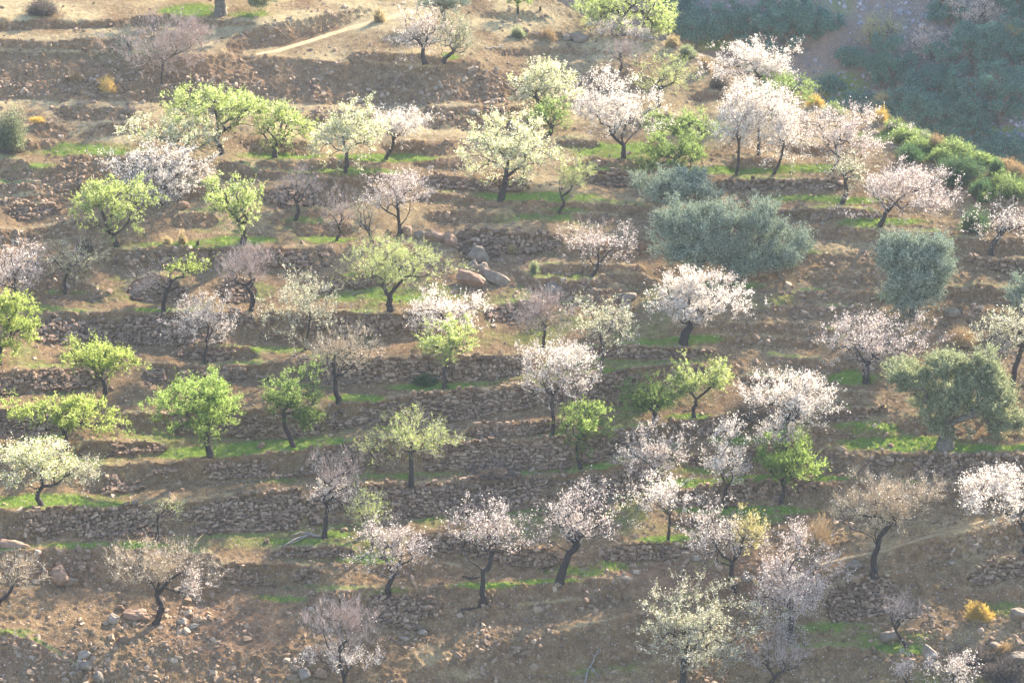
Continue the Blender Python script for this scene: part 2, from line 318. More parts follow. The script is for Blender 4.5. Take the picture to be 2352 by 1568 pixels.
# ------------------------------------------------------------------ terraces, measured along their crests: (x, crest, foot)
WALLS = [
 # label or None for an earth bank, stone share, points
 ("long dry stone wall below the cream almond, fallen slab at its left end", .75,
  [(-300,1190,1258),(0,1172,1248),(240,1168,1238),(400,1153,1228),(588,1131,1222),(700,1125,1210)]),
 ("dry stone wall below the lone standing stone, middle of the lower slope", .85,
  [(700,1125,1210),(830,1115,1196),(920,1109,1190),(1020,1107,1184),(1180,1094,1170),(1290,1090,1158),(1400,1067,1140),(1490,1052,1128)]),
 ("earth and stone wall under the big bright green tree", .6,
  [(170,1075,1130),(250,1067,1138),(400,1057,1112),(490,1053,1105),(588,1046,1098),(663,1036,1096),(813,1010,1090),(850,1006,1088)]),
 ("stone wall behind the twiggy olive green tree, right up to the slim green tree", .85,
  [(850,1006,1088),(940,1010,1080),(1063,1015,1080),(1176,1013,1080),(1260,1006,1077),(1320,1006,1077)]),
 ("mossy wall running from the slim green tree up to the split crowned tree", .7,
  [(1320,1006,1075),(1391,994,1052),(1446,982,1038),(1501,974,1030),(1551,966,1010),(1640,957,1000),(1730,948,985)]),
 ("low broken wall behind the cream almond on the lower left terrace", .6,
  [(175,1020,1052),(240,1010,1048),(300,1012,1046),(380,1018,1045)]),
 ("rough wall beneath the lime tree at the left edge of the lower terraces", .8,
  [(-300,948,1010),(0,938,1004),(75,933,1000),(150,940,990)]),
 ("earthy wall between the two bright green trees of the lower left", .55,
  [(270,945,995),(376,948,997),(480,945,1000),(588,941,1007),(663,945,1005),(748,933,995)]),
 ("tall wall of rounded stones right of the crooked bare almond", .9,
  [(748,933,995),(813,926,982),(888,917,976),(960,908,972),(1026,900,970),(1100,893,962),(1176,886,945),(1240,882,935)]),
 ("finely stacked wall below the sparse white almonds in the centre right", .95,
  [(1240,882,935),(1290,874,930),(1340,863,925),(1451,846,930),(1539,838,912),(1620,832,862)]),
 ("low stone wall on the terrace left of the slim green tree", .9,
  [(1060,985,1008),(1110,976,1006),(1176,974,1005),(1240,968,998),(1310,966,985)]),
 ("bank wall under the lime tree at the left border", .35,
  [(-300,862,925),(0,853,907),(95,844,900),(140,844,897),(230,840,888)]),
 ("low stony wall behind the big bright green tree top", .45,
  [(330,833,880),(470,838,882),(588,835,868),(680,823,880)]),
 ("stone wall behind the crooked bare almond, foot in ivy", .7,
  [(680,823,880),(770,822,880),(863,822,880),(960,822,878),(1026,822,877),(1139,821,872),(1176,820,862),(1240,812,848)]),
 ("flat stone wall on the terrace of the thick trunked white almond", .8,
  [(1346,794,812),(1400,792,822),(1476,794,827),(1570,800,822),(1640,800,812)]),
 ("low rubble wall behind the small pink almond trunk in the left", .7,
  [(400,803,820),(450,798,825),(500,798,828),(588,801,826)]),
 ("wide terrace wall with dark gaps under the left bare trees", .7,
  [(60,716,786),(150,716,790),(225,717,792),(375,717,795),(525,715,792),(588,714,784)]),
 ("bank wall beneath the wide green tree at the centre left", .5,
  [(588,714,784),(713,711,784),(813,716,772),(900,720,772),(940,718,776),(1040,720,776)]),
 ("short rubble wall right of the pink almond with a green neighbour", .75,
  [(1112,706,742),(1145,698,742),(1176,692,735),(1250,700,722)]),
 ("earth wall under the sunlit grass strip of the pale lime trees", .55,
  [(235,574,612),(313,572,616),(450,568,618),(588,567,620),(697,566,622),(770,564,618)]),
 ("neat dry stone wall right of the rounded boulders", .95,
  [(1040,532,572),(1080,527,590),(1130,529,592),(1176,532,586),(1230,534,580),(1290,538,572)]),
 ("small tumbled wall behind the half green tree", .85,
  [(290,648,688),(320,636,692),(350,630,694),(390,634,692),(420,645,688)]),
 ("short stone wall behind the bare tree with upright shoots", .8,
  [(500,643,692),(540,640,694),(588,640,690)]),
 ("stone wall behind the white flecked shrubby almond", .75,
  [(690,638,672),(750,633,672),(830,632,665),(880,632,650)]),
 ("little stone wall at the left border among brown banks", .85,
  [(15,478,498),(40,472,505),(75,470,507),(105,473,502),(138,478,498)]),
 ("curved dry stone wall behind the pale bare tree", .7,
  [(588,438,452),(650,424,478),(700,415,478),(760,412,474),(820,414,464),(860,418,452)]),
 ("dark stone wall behind the cream white almond", .9,
  [(945,404,412),(1000,403,432),(1050,405,440),(1090,412,440),(1110,418,442),(1176,414,444),(1215,418,440)]),
 ("stone wall left of the upper grey olive", .9,
  [(1340,398,412),(1380,395,422),(1430,395,428),(1490,398,432)]),
 ("stone wall between the grey olive and the pale green tree", .9,
  [(1640,420,430),(1690,412,438),(1763,412,440),(1840,411,438),(1935,412,437)]),
 ("low brown wall under the pale green tree on the right", .6,
  [(1785,482,500),(1850,480,506),(1940,478,504),(2025,486,500)]),
 ("dry stone wall on the right edge below the sparse almond", .9,
  [(2215,590,604),(2260,594,620),(2352,600,632),(2650,615,650)]),
 ("stacked stone wall right of the big white almond", .9,
  [(1878,940,962),(1930,942,968),(1985,938,962),(2046,930,945)]),
 ("long stone wall below the large yellowish olive", .95,
  [(1985,1055,1082),(2040,1042,1098),(2120,1040,1096),(2230,1042,1095),(2352,1046,1094),(2650,1052,1100)]),
 ("squared stone wall below the green and the hanging white almond", .95,
  [(1545,1128,1160),(1630,1117,1168),(1700,1110,1160),(1763,1105,1147),(1830,1101,1140),(1890,1102,1130)]),
 ("short wall behind the hanging white almond", .8,
  [(1575,1045,1066),(1650,1036,1074),(1720,1031,1068),(1775,1027,1052)]),
 ("rounded stone wall at the lower right edge above the yellow broom", .95,
  [(2220,1310,1345),(2270,1292,1345),(2352,1282,1326),(2650,1268,1310)]),
 ("big stone wall right of the largest pink almond", .8,
  [(1895,1345,1425),(1950,1332,1428),(2000,1322,1420),(2060,1316,1408),(2115,1318,1390)]),
 ("stone wall behind the leaning pink almond of the lower middle", .8,
  [(940,1232,1262),(1000,1225,1274),(1060,1228,1276),(1176,1256,1300),(1240,1262,1304),(1290,1266,1298)]),
 ("loose rubble wall under the slender white almond", .7,
  [(1375,1256,1280),(1430,1248,1292),(1500,1244,1292),(1570,1246,1280)]),
 ("low rubble wall right of the slender white almond", .8,
  [(1545,1192,1206),(1600,1184,1214),(1660,1184,1210)]),
 ("low rubble line left of the pink almond with green grass", .7,
  [(620,1262,1278),(700,1254,1282),(780,1254,1280),(820,1258,1272)]),
 ("collapsed stone wall with a dark gap in the lower left", .7,
  [(480,1300,1325),(560,1292,1348),(640,1294,1345),(700,1300,1334),(745,1310,1330)]),
 ("half buried stone patch in the bank below the pink almonds", .5,
  [(840,1358,1415),(900,1356,1442),(1000,1350,1448),(1080,1348,1436),(1130,1352,1410)]),
 # earth banks
 (None,0,[(-300,420,440),(0,418,440),(120,425,446),(240,430,448),(300,436,446)]),
 (None,0,[(0,452,470),(90,446,466),(160,450,464)]),
 (None,0,[(-300,330,345),(40,328,346),(130,322,340)]),
 (None,0,[(-300,585,612),(20,590,620),(100,600,632),(210,604,630)]),
 (None,0,[(240,430,452),(330,420,446),(420,424,450),(500,436,450)]),
 (None,0,[(590,395,408),(720,392,410),(900,396,408)]),
 (None,0,[(950,440,455),(1100,448,466),(1180,452,464)]),
 (None,0,[(980,490,505),(1090,484,502),(1180,492,504)]),
 (None,0,[(1260,560,575),(1380,556,580),(1500,566,584)]),
 (None,0,[(1220,606,622),(1330,602,624),(1480,612,628)]),
 (None,0,[(1690,580,594),(1800,574,596),(1900,584,598),(1960,590,600)]),
 (None,0,[(1820,670,684),(1920,664,686),(2040,676,690)]),
 (None,0,[(2150,660,678),(2250,654,680),(2352,664,688),(2650,670,690)]),
 (None,0,[(2170,720,738),(2260,714,740),(2320,724,740)]),
 (None,0,[(1640,770,784),(1760,772,790),(1880,784,798)]),
 (None,0,[(1700,860,874),(1800,866,884),(1900,874,888)]),
 (None,0,[(1840,905,918),(1930,900,918),(2010,902,914)]),
 (None,0,[(1870,985,1000),(1950,978,1002),(2040,985,1000)]),
 (None,0,[(2060,960,985),(2120,955,985),(2170,962,980)]),
 (None,0,[(1880,1030,1060),(1940,1035,1070),(1990,1045,1068)]),
 (None,0,[(1900,1100,1130),(2000,1105,1140),(2150,1110,1140),(2352,1112,1135),(2650,1110,1130)]),
 (None,0,[(1180,75,86),(1280,72,88),(1370,80,92)]),
 (None,0,[(1130,110,122),(1260,106,122),(1400,112,126)]),
 (None,0,[(1100,28,40),(1180,24,38),(1260,30,40)]),
 (None,0,[(1200,190,204),(1290,196,208)]),
 (None,0,[(640,262,278),(760,268,286),(880,274,290)]),
 (None,0,[(380,220,238),(470,226,246),(560,240,254)]),
 (None,0,[(1440,270,284),(1520,264,284),(1600,274,286)]),
 (None,0,[(1790,330,342),(1880,336,350),(1920,344,352)]),
 (None,0,[(1500,440,452),(1580,434,450),(1650,444,454)]),
 (None,0,[(860,1295,1312),(960,1290,1312),(1060,1298,1314)]),
 (None,0,[(1180,1390,1405),(1260,1384,1406),(1340,1376,1396)]),
 (None,0,[(1800,1490,1510),(1920,1484,1512),(2040,1490,1508)]),
 (None,0,[(2150,1340,1362),(2240,1352,1374),(2352,1350,1372)]),
 (None,0,[(-300,46,66),(0,46,64),(120,46,62),(250,45,58),(340,36,55),(400,30,48),(470,40,50)]),
 (None,0,[(390,44,58),(500,46,58),(588,50,60)]),
 (None,0,[(-300,90,116),(0,90,117),(100,92,118),(200,90,120),(300,84,121)]),
 (None,0,[(520,88,118),(588,60,110),(650,48,104),(720,36,84),(790,22,52),(850,6,28)]),
 (None,0,[(-300,120,225),(0,118,228),(280,126,232),(600,126,236),(700,136,238),(826,146,238),(963,156,236),(1080,162,236),(1176,166,232),(1260,172,215)]),
 (None,0,[(800,122,142),(880,118,150),(960,128,156),(1040,138,160),(1110,144,158)]),
 (None,0,[(970,247,264),(1060,242,264),(1176,241,262),(1200,243,258)]),
 (None,0,[(965,272,290),(1080,268,292),(1180,268,290)]),
 (None,0,[(880,328,345),(960,324,348),(1075,322,346)]),
 (None,0,[(560,322,338),(640,322,350),(720,326,352)]),
 (None,0,[(588,370,384),(700,370,386),(830,370,384)]),
 (None,0,[(950,368,380),(1060,362,386),(1080,366,380)]),
 (None,0,[(1300,165,185),(1350,160,192),(1440,168,200),(1500,178,202)]),
 (None,0,[(1280,322,334),(1330,318,336),(1375,324,334)]),
 (None,0,[(1335,366,378),(1420,365,382),(1505,368,380)]),
 (None,0,[(1665,368,382),(1720,363,384),(1790,366,384)]),
 (None,0,[(1590,206,228),(1640,210,226),(1700,214,226)]),
 (None,0,[(1176,464,482),(1300,464,486),(1400,466,488),(1490,474,490)]),
 (None,0,[(1310,490,503),(1360,486,506),(1420,494,504)]),
 (None,0,[(1815,515,532),(1880,516,540),(1960,520,546),(2080,536,556),(2160,532,550)]),
 (None,0,[(2080,404,425),(2150,405,438),(2235,420,440)]),
 (None,0,[(2180,545,560),(2260,550,570),(2352,552,572),(2650,560,580)]),
 (None,0,[(1850,630,648),(1920,624,654),(1990,630,650)]),
 (None,0,[(1760,702,716),(1860,704,722),(1990,706,720)]),
 (None,0,[(1650,740,754),(1780,744,764),(1915,750,766)]),
 (None,0,[(1500,640,655),(1420,628,650),(1350,640,655)][::-1]),
 (None,0,[(1763,816,828),(1850,822,842),(1960,832,850)]),
 (None,0,[(620,487,510),(680,484,512),(760,484,506)]),
 (None,0,[(675,512,536),(740,510,538),(820,512,532)]),
 (None,0,[(75,287,308),(110,284,312),(160,290,308)]),
 (None,0,[(180,300,316),(240,284,306),(325,284,302)]),
 (None,0,[(125,246,266),(200,243,272),(310,248,268)]),
 (None,0,[(150,354,372),(250,354,380),(380,360,382)]),
 (None,0,[(-300,360,385),(0,362,392),(70,366,390)]),
 (None,0,[(0,392,405),(120,386,420),(230,372,415),(280,374,402)]),
 (None,0,[(-300,530,560),(0,528,560),(110,520,545),(200,500,530),(240,500,520)]),
 (None,0,[(60,650,690),(160,640,668),(230,655,690)]),
 (None,0,[(500,366,402),(560,378,408),(588,388,410)]),
 (None,0,[(400,490,520),(460,486,520),(500,488,515)]),
 (None,0,[(700,1362,1425),(740,1356,1440),(840,1350,1442),(1060,1345,1442),(1110,1346,1430),(1176,1341,1410),(1276,1333,1395),(1390,1328,1380),(1480,1345,1375)]),
 (None,0,[(-300,1255,1330),(0,1262,1340),(200,1258,1345),(480,1270,1380),(520,1290,1370)]),
 (None,0,[(840,1600,1660),(1000,1525,1600),(1176,1472,1560),(1316,1442,1540),(1450,1408,1520),(1550,1378,1480),(1670,1345,1440),(1740,1330,1380)]),
 (None,0,[(1176,610,630),(1240,640,670),(1300,645,680),(1380,640,668)]),
 (None,0,[(1440,655,685),(1390,668,700),(1350,680,700)][::-1]),
 (None,0,[(2046,1250,1270),(2100,1245,1290),(2200,1225,1275),(2300,1205,1255),(2500,1150,1210)]),
 (None,0,[(-300,1430,1570),(0,1445,1600),(120,1490,1640),(220,1560,1700)]),
]
RIDGE = [(-900,-220),(1080,-220),(1190,-120),(1268,-4),(1350,42),(1440,78),(1516,92),(1590,118),(1660,140),(1750,180),(1863,218),(1905,243),
         (1990,262),(2053,284),(2120,302),(2188,326),(2250,352),(2352,385),(2500,430),(2900,520)]
# background slopes away from the walls: (u, v, su, sv, angle)
def base_angle(U, V):
    a = np.full(U.shape, 9.0)
    a += 8 * np.clip((V - 1240) / 120, 0, 1) * np.clip((1500 - U) / 200, 0, 1)
    a += 14 * np.clip((V - 1430) / 90, 0, 1)
    right = np.clip((U - 1500) / 500, 0, 1)
    a += 7 * right * np.clip((V - 250) / 200, 0, 1)
    a += 9 * np.clip((U - 1000) / 300, 0, 1) * np.clip((260 - V) / 120, 0, 1)
    def bl(u, v, su, sv, k): return k * np.exp(-((U - u) / su) ** 2 - ((V - v) / sv) ** 2)
    a += bl(1800, 730, 250, 140, 6) + bl(1950, 620, 150, 60, 6) + bl(2150, 1260, 300, 110, 8)
    a += bl(150, 430, 260, 150, 9) + bl(60, 660, 150, 90, 8) + bl(1120, 600, 70, 60, 14) + bl(2250, 1480, 260, 120, 6)
    a += bl(1560, 1330, 260, 60, 12) + bl(2000, 1160, 200, 60, 7)
    return a

STEP = 2.5
UMIN, UMAX, VMIN, VMAX = -420, 2780, -260, 1760
us = np.arange(UMIN, UMAX + .1, STEP); vs = np.arange(VMIN, VMAX + .1, STEP)
U, V = np.meshgrid(us, vs)
ALPHA = base_angle(U, V)
STONEMASK = np.zeros(U.shape); LIP = np.zeros(U.shape); WALLMASK = np.zeros(U.shape); FOOT = np.zeros(U.shape)
mpts = []
def wobble(x, seed, amp):
    r = np.random.RandomState(seed); s = 0
    for k in range(6):
        s = s + np.sin(x / (14 + 30 * r.rand() * (k + 1)) + r.rand() * 7) * amp * (0.4 + .6 * r.rand()) / (1 + .3 * (5 - k))
    return s * 0.6
WINT = []
for wi, (lab, dens, pts) in enumerate(WALLS):
    pts = sorted(pts)
    xs = [p[0] for p in pts]
    yc = np.interp(us, xs, [p[1] for p in pts]) + wobble(us, wi, 2.2)
    yf = np.interp(us, xs, [p[2] for p in pts]) + wobble(us, wi + 500, 2.6)
    ins = (us >= xs[0]) & (us <= xs[-1])
    taper = np.clip(np.minimum(us - xs[0], xs[-1] - us) / 14.0, 0, 1)
    if not lab: yf = yf + .25 * (yf - yc) * ((yf - yc) < 40)
    mid = (yc + yf) / 2
    hh = (yf - yc) / 2 * (0.25 + .75 * taper)
    yc2, yf2 = mid - hh, mid + hh
    WINT.append((us, yc2, yf2))
    steep = 70 if lab else 64
    if (yf - yc)[ins].mean() > 75: steep = (36 if pts[0][1] < 500 else 52) if not lab else 58
    d = np.minimum(V - yc2[None], yf2[None] - V)
    m = ins[None] & (d > -1)
    k = np.clip((d + 1) / 3, 0, 1)
    ALPHA = np.where(m, ALPHA * (1 - k) + steep * k, ALPHA)
    WALLMASK = np.where(m, np.maximum(WALLMASK, k * (1.0 if lab else .6)), WALLMASK)
    if lab: STONEMASK = np.where(m, np.maximum(STONEMASK, np.clip((d - 2) / 4, 0, 1) * min(1, dens + .15)), STONEMASK)
    lip = np.exp(-((V - (yc2[None] - 4)) / 6.0) ** 2) * ins[None]
    LIP = np.maximum(LIP, lip)
    FOOT = np.maximum(FOOT, np.exp(-((V - (yf2[None] + 6)) / 8.0) ** 2) * ins[None])
    for a, b in zip(pts[:-1], pts[1:]):
        n = max(1, int((b[0] - a[0]) / 40))
        for i in range(n):
            f = (i + .5) / n
            mpts.append((a[0] + (b[0] - a[0]) * f, a[1] + (b[1] - a[1]) * f, (b[1] - a[1]) / max(b[0] - a[0], 1)))
mpts = np.array(mpts)
cu = np.arange(UMIN, UMAX + 40, 40.0); cv = np.arange(VMIN, VMAX + 40, 40.0)
CU, CV = np.meshgrid(cu, cv)
num = np.zeros(CU.shape); den = np.full(CU.shape, 0.6)
for x, y, s in mpts:
    w = np.exp(-((CU - x) / 150) ** 2 - ((CV - y) / 60) ** 2)
    num += w * np.clip(s, -.35, .35); den += w
MC = num / den
def bil(G, u0, v0, step, u, v):
    fu = np.clip((u - u0) / step, 0, G.shape[1] - 1.001); fv = np.clip((v - v0) / step, 0, G.shape[0] - 1.001)
    i = fu.astype(int); j = fv.astype(int); a = fu - i; b = fv - j
    if G.ndim == 3: a = a[..., None]; b = b[..., None]
    return (G[j, i] * (1 - a) + G[j, i + 1] * a) * (1 - b) + (G[j + 1, i] * (1 - a) + G[j + 1, i + 1] * a) * b
MF = bil(MC, UMIN, VMIN, 40.0, U, V)
D = ray(U, V)
DEL = np.arcsin(-D[..., 2])                       # angle of the sight line below the horizon
A = np.radians(ALPHA)
GV = -1 / np.tan(np.clip(A + DEL, .12, 1.5)) * STEP / FPX
GU = -MF * GV - 0.35 / np.tan(DEL) * MF * STEP / FPX
# least-squares surface whose slopes follow those angles
def solve(gu, gv):
    h, w = gu.shape
    r = np.zeros((h, w))
    r[:, :-1] -= gu[:, :-1]; r[:, 1:] += gu[:, :-1]
    r[:-1] -= gv[:-1]; r[1:] += gv[:-1]
    e = np.concatenate([r, r[:, ::-1]], 1); e = np.concatenate([e, e[::-1]], 0)
    Fq = np.fft.rfft2(e)
    kx = 2 - 2 * np.cos(2 * math.pi * np.arange(Fq.shape[1]) / (2 * w))
    ky = 2 - 2 * np.cos(2 * math.pi * np.arange(2 * h) / (2 * h))
    K = ky[:, None] + kx[None]; K[0, 0] = 1
    Fq /= K; Fq[0, 0] = 0
    return np.fft.irfft2(Fq, s=e.shape)[:h, :w]
LR = solve(GU, GV)
jb, ib = int((1568 - VMIN) / STEP), int((1176 - UMIN) / STEP)
LR = LR - LR[jb, ib] + math.log(160.0)

# sheet of the main hill, stretched so that its upper border is the skyline of the ridge
NR = 860
ru = np.interp(us, [p[0] for p in RIDGE], [p[1] for p in RIDGE]) + wobble(us, 77, 2.0)
t = np.linspace(0, 1, NR)
VV = ru[None] + (VMAX - ru)[None] * t[:, None]
UU = np.repeat(us[None], NR, 0)
def grid(G): return bil(G, UMIN, VMIN, STEP, UU, VV)
R = np.exp(grid(LR))
P0 = CAM + ray(UU, VV) * R[..., None]
gx = np.gradient(P0, axis=1); gy = np.gradient(P0, axis=0)
NRM = unit(np.cross(gx, -gy))
NRM = np.where(NRM[..., 2:3] < 0, -NRM, NRM)
wallm = grid(WALLMASK); alpha = grid(ALPHA); lipm = grid(LIP); footm = grid(FOOT)
PATHS = [[(1060,5,26),(1010,10,20),(960,20,14),(885,44,13),(813,62,11),(713,94,10),(640,116,9),(588,126,6)],
         [(1880,1297,8),(1960,1278,9),(2040,1262,9),(2120,1235,9),(2200,1213,9),(2270,1195,9),(2360,1168,9),(2500,1120,9)]]
pathm = np.zeros(UU.shape)
for pp in PATHS:
    q = sorted(pp); xs = [p[0] for p in q]
    y = np.interp(UU, xs, [p[1] for p in q]); hw = np.interp(UU, xs, [p[2] for p in q])
    pathm = np.maximum(pathm, np.clip(2 - np.abs(VV - y) / hw, 0, 1) * ((UU > xs[0]) & (UU < xs[-1])))
n1 = vnoise(P0, 1.6, 1); n2 = vnoise(P0, .55, 2); n3 = vnoise(P0, .25, 3)
rough = np.clip((alpha - 8) / 30, 0, 1)
clod = np.abs(n2) * .5 + np.maximum(n3, 0)
disp = (.08 + .17 * rough) * n1 + (.10 + .16 * rough) * (clod - .35)
disp *= (1 - .85 * pathm)
disp -= .30 * np.clip((grid(STONEMASK) - .3) * 1.6, 0, 1)
disp += .10 * lipm * np.maximum(n2, -.3) * (1 - pathm)
P0 = P0 + NRM * disp[..., None]
# ground cover
GRASS = [(440,24,60,13,1),(570,32,45,9,.5),(700,506,48,9,1),(745,550,55,8,.9),(550,552,75,9,.9),(400,560,110,7,.5),(1160,450,60,8,.9),
 (1260,452,90,9,.7),(1300,481,55,6,.8),(1420,345,120,18,.6),(1400,385,90,10,.6),(790,395,110,9,.65),(650,356,80,9,.7),(880,362,110,9,.7),
 (1700,392,100,10,.7),(1860,385,90,9,.6),(1800,420,120,10,.55),(1950,460,70,9,.65),(2020,508,90,10,.7),(1870,455,120,8,.5),(1600,778,65,8,1),(1520,786,60,7,.9),
 (815,914,55,8,1),(1000,888,90,8,.8),(480,1038,120,14,1),(640,1022,110,10,.95),(760,1012,100,10,.6),(100,1150,130,16,.9),
 (250,1158,120,8,.5),(1400,1070,70,7,.9),(1320,1080,60,7,.6),(1600,1108,90,9,1),(1800,1098,120,8,1),(1700,1172,130,10,.8),(2050,1018,90,18,1),
 (1990,985,60,18,.75),(2230,1026,130,8,.8),(2110,1012,80,10,.9),(1960,868,45,15,.8),(1578,956,40,8,1),(900,1358,62,8,1),(1120,1344,65,7,1),(1270,1333,60,6,.9),
 (835,640,70,12,.9),(760,655,50,6,.7),(380,712,70,5,.8),(150,668,50,6,.8),(90,708,80,7,.5),(1035,128,18,6,.9),
 (2070,1490,60,14,.7),(1900,1440,80,14,.5),(1535,1236,60,7,.8),(1390,852,60,7,.9),(250,1252,170,8,.55),(580,803,110,9,.55),(330,640,70,9,.45),
 (20,1452,50,10,.7),(770,1228,34,7,.9),(680,1242,80,8,.5),(880,680,110,20,.55),(1400,1300,60,14,.6),(1320,1310,70,12,.5),(2280,1080,50,8,.3),
 (840,1280,60,12,.7),(640,1372,60,8,.5),(700,1345,60,6,.3),(1640,1290,60,10,.3),(2300,1400,60,20,.4),(1250,890,60,7,.5),(1270,1000,50,6,.6),
 (280,205,40,10,.4),(200,345,130,16,.5),(60,385,60,12,.5),(2060,682,40,9,.8),(1650,655,90,10,.5),(230,130,200,14,.35),(830,165,80,14,.3),(470,565,60,6,.6),
 (1100,560,50,8,.3),(1250,500,80,10,.5),(1180,500,90,10,.5),(2100,312,120,14,.7),(2230,355,120,16,.6),(2300,430,80,20,.7),(560,1195,60,6,.25),(900,1095,60,6,.5),(1000,1090,60,6,.3),
 (1400,1015,70,14,.5),(1440,1050,60,10,.5),(1700,1010,60,10,.6),(1610,1080,60,10,.5),(1740,1190,60,10,.5),(1760,690,70,20,.35),(860,1370,40,6,.6),
 (1430,1455,60,20,.25),(1380,1530,90,25,.35),(2000,1470,160,25,.35),(2180,1560,200,40,.25)]
DRYB = [(500,1140,500,14,.5),(900,1000,400,14,.3),(200,900,250,14,.4),(2000,960,300,40,.4),(1700,1200,300,20,.25),(1176,60,1400,150,.5),(700,330,1100,150,.42),(1500,420,900,160,.38),(1900,700,700,260,.35),(700,620,900,200,.25),(100,20,420,40,.9),(800,30,420,60,.9),(1180,40,160,60,1),(1350,110,200,70,.75),(200,140,220,26,.35),(300,318,100,18,.8),(150,345,90,14,.5),
 (1350,280,140,40,.6),(1480,300,120,40,.4),(1050,300,160,30,.55),(1200,520,200,14,.7),(1000,500,200,14,.45),(800,470,180,16,.6),(1150,620,160,30,.45),
 (1900,560,300,40,.45),(1800,690,260,60,.35),(1850,860,300,60,.35),(1950,910,120,18,.6),(2150,1240,260,60,.6),(2250,1480,120,60,.4),(1060,1520,220,50,.5),
 (1350,1450,300,20,.5),(1560,380,90,10,.3),(2150,500,220,40,.45),(150,420,240,90,.3),(1640,130,120,50,.7),(700,1000,120,12,.4),(500,660,100,12,.3),(80,1130,160,6,.5),
 (60,1550,80,60,.5),(1050,1548,90,22,.8),(1600,180,100,30,.5),(1950,280,120,30,.5),(1760,215,120,20,.4),(940,900,140,8,.4),(100,540,160,40,.3)]
REDB = [(1560,1330,260,60,.8),(160,1310,120,60,.55),(520,1440,160,110,.6),(1130,620,110,60,.3),(1200,600,90,40,.5),(150,240,200,60,.25),(1850,690,160,40,.4),
 (240,170,30,14,.9),(700,40,160,40,.5),(200,650,160,60,.25),(1400,1010,40,20,.5),(1150,1390,200,60,.35),(50,1540,120,80,.6),(650,330,120,12,.3),(300,480,200,50,.2),(2200,780,90,40,.4)]
def blobs(lst, wide=1.0):
    r = np.zeros(UU.shape)
    for (u, v, su, sv, k) in lst:
        su = su * wide; sv = sv * (1 + (wide - 1) * .5); k = min(k * wide, 1)
        d2 = ((UU - u) / su) ** 2 + ((VV - v) / sv) ** 2
        r = np.maximum(r, k * np.exp(-d2 ** 1.5 * .9))
    return r
nb = vnoise(P0, 2.6, 9); nb2 = vnoise(P0, .9, 10)
grass = blobs(GRASS, 1.3) * (1 - .75 * np.clip(wallm, 0, 1)) * np.clip(1.0 + .5 * nb2, 0, 1.3)
flat = np.clip((22 - alpha) / 14, 0, 1)
grass = np.maximum(grass, .62 * footm * flat * np.clip(.6 + nb * 1.2, 0, 1) * np.clip((VV - 300) / 300, 0, 1))
dry = blobs(DRYB) * np.clip(.8 + .6 * nb, 0, 1.2) * (1 - .6 * wallm)
dry = np.maximum(dry, lipm * np.clip(.62 + .5 * nb, 0, 1) * .8)
flatd = np.clip((20 - alpha) / 10, 0, 1) * (1 - wallm) * np.clip(.75 + .55 * nb, 0, 1)
dry = np.maximum(dry, flatd * (.22 + .45 * np.clip((700 - VV) / 350, 0, 1)))
dry = np.clip(dry * (1 - grass * .7), 0, 1)
red = np.clip(np.maximum(blobs(REDB) * (.8 + .5 * nb), .45 * wallm), 0, 1)
grass = np.maximum(grass, .50 * flat * (1 - wallm) * np.clip(nb * .9 + nb2 * .4 + .45, 0, 1) * np.clip((VV - 520) / 120, 0, 1) * np.clip((1800 - UU) / 200, .3, 1) * np.clip((1420 - VV) / 80, 0, 1))
grass = np.maximum(grass, .62 * lipm * np.clip(nb * 1.6 + .25, 0, 1) * (1 - wallm) * np.clip((VV - 200) / 200, .3, 1))
grass = np.clip(grass, 0, 1) * (1 - pathm)
nh, nw = UU.shape
idx = np.arange(nh * nw).reshape(nh, nw)
F = np.stack([idx[:-1, :-1], idx[1:, :-1], idx[1:, 1:], idx[:-1, 1:]], -1).reshape(-1, 4)
# the back of the ridge, falling away on the far side
top = P0[0]; sk = []
for dy, dz in ((2, -.6), (6, -3.5), (16, -14), (40, -34)):
    sk.append(top + np.array([dy * .15, dy, dz]) + np.stack([0 * us, vnoise(top, 5, 31) * .3 * dy, vnoise(top, 4, 30) * .1 * dy], -1))
SK = np.stack(sk, 0)
si = nh * nw + np.arange(4 * nw).reshape(4, nw)
rows = np.concatenate([idx[:1], si], 0)
F2 = np.stack([rows[1:, :-1], rows[:-1, :-1], rows[:-1, 1:], rows[1:, 1:]], -1).reshape(-1, 4)
VERTS = np.concatenate([P0.reshape(-1, 3), SK.reshape(-1, 3)], 0)
hill = mesh_obj('hillside', VERTS, [F, F2], M['ground'], smooth=True)
hill['kind'] = 'structure'
cov = np.zeros((len(VERTS), 4), np.float32); cov[:, 3] = 1
cov[:nh * nw, 0] = grass.ravel(); cov[:nh * nw, 1] = dry.ravel(); cov[:nh * nw, 2] = red.ravel()
cov[nh * nw:, 1] = .5
at = hill.data.attributes.new("Cover", 'FLOAT_COLOR', 'POINT'); at.data.foreach_set("color", cov.ravel())

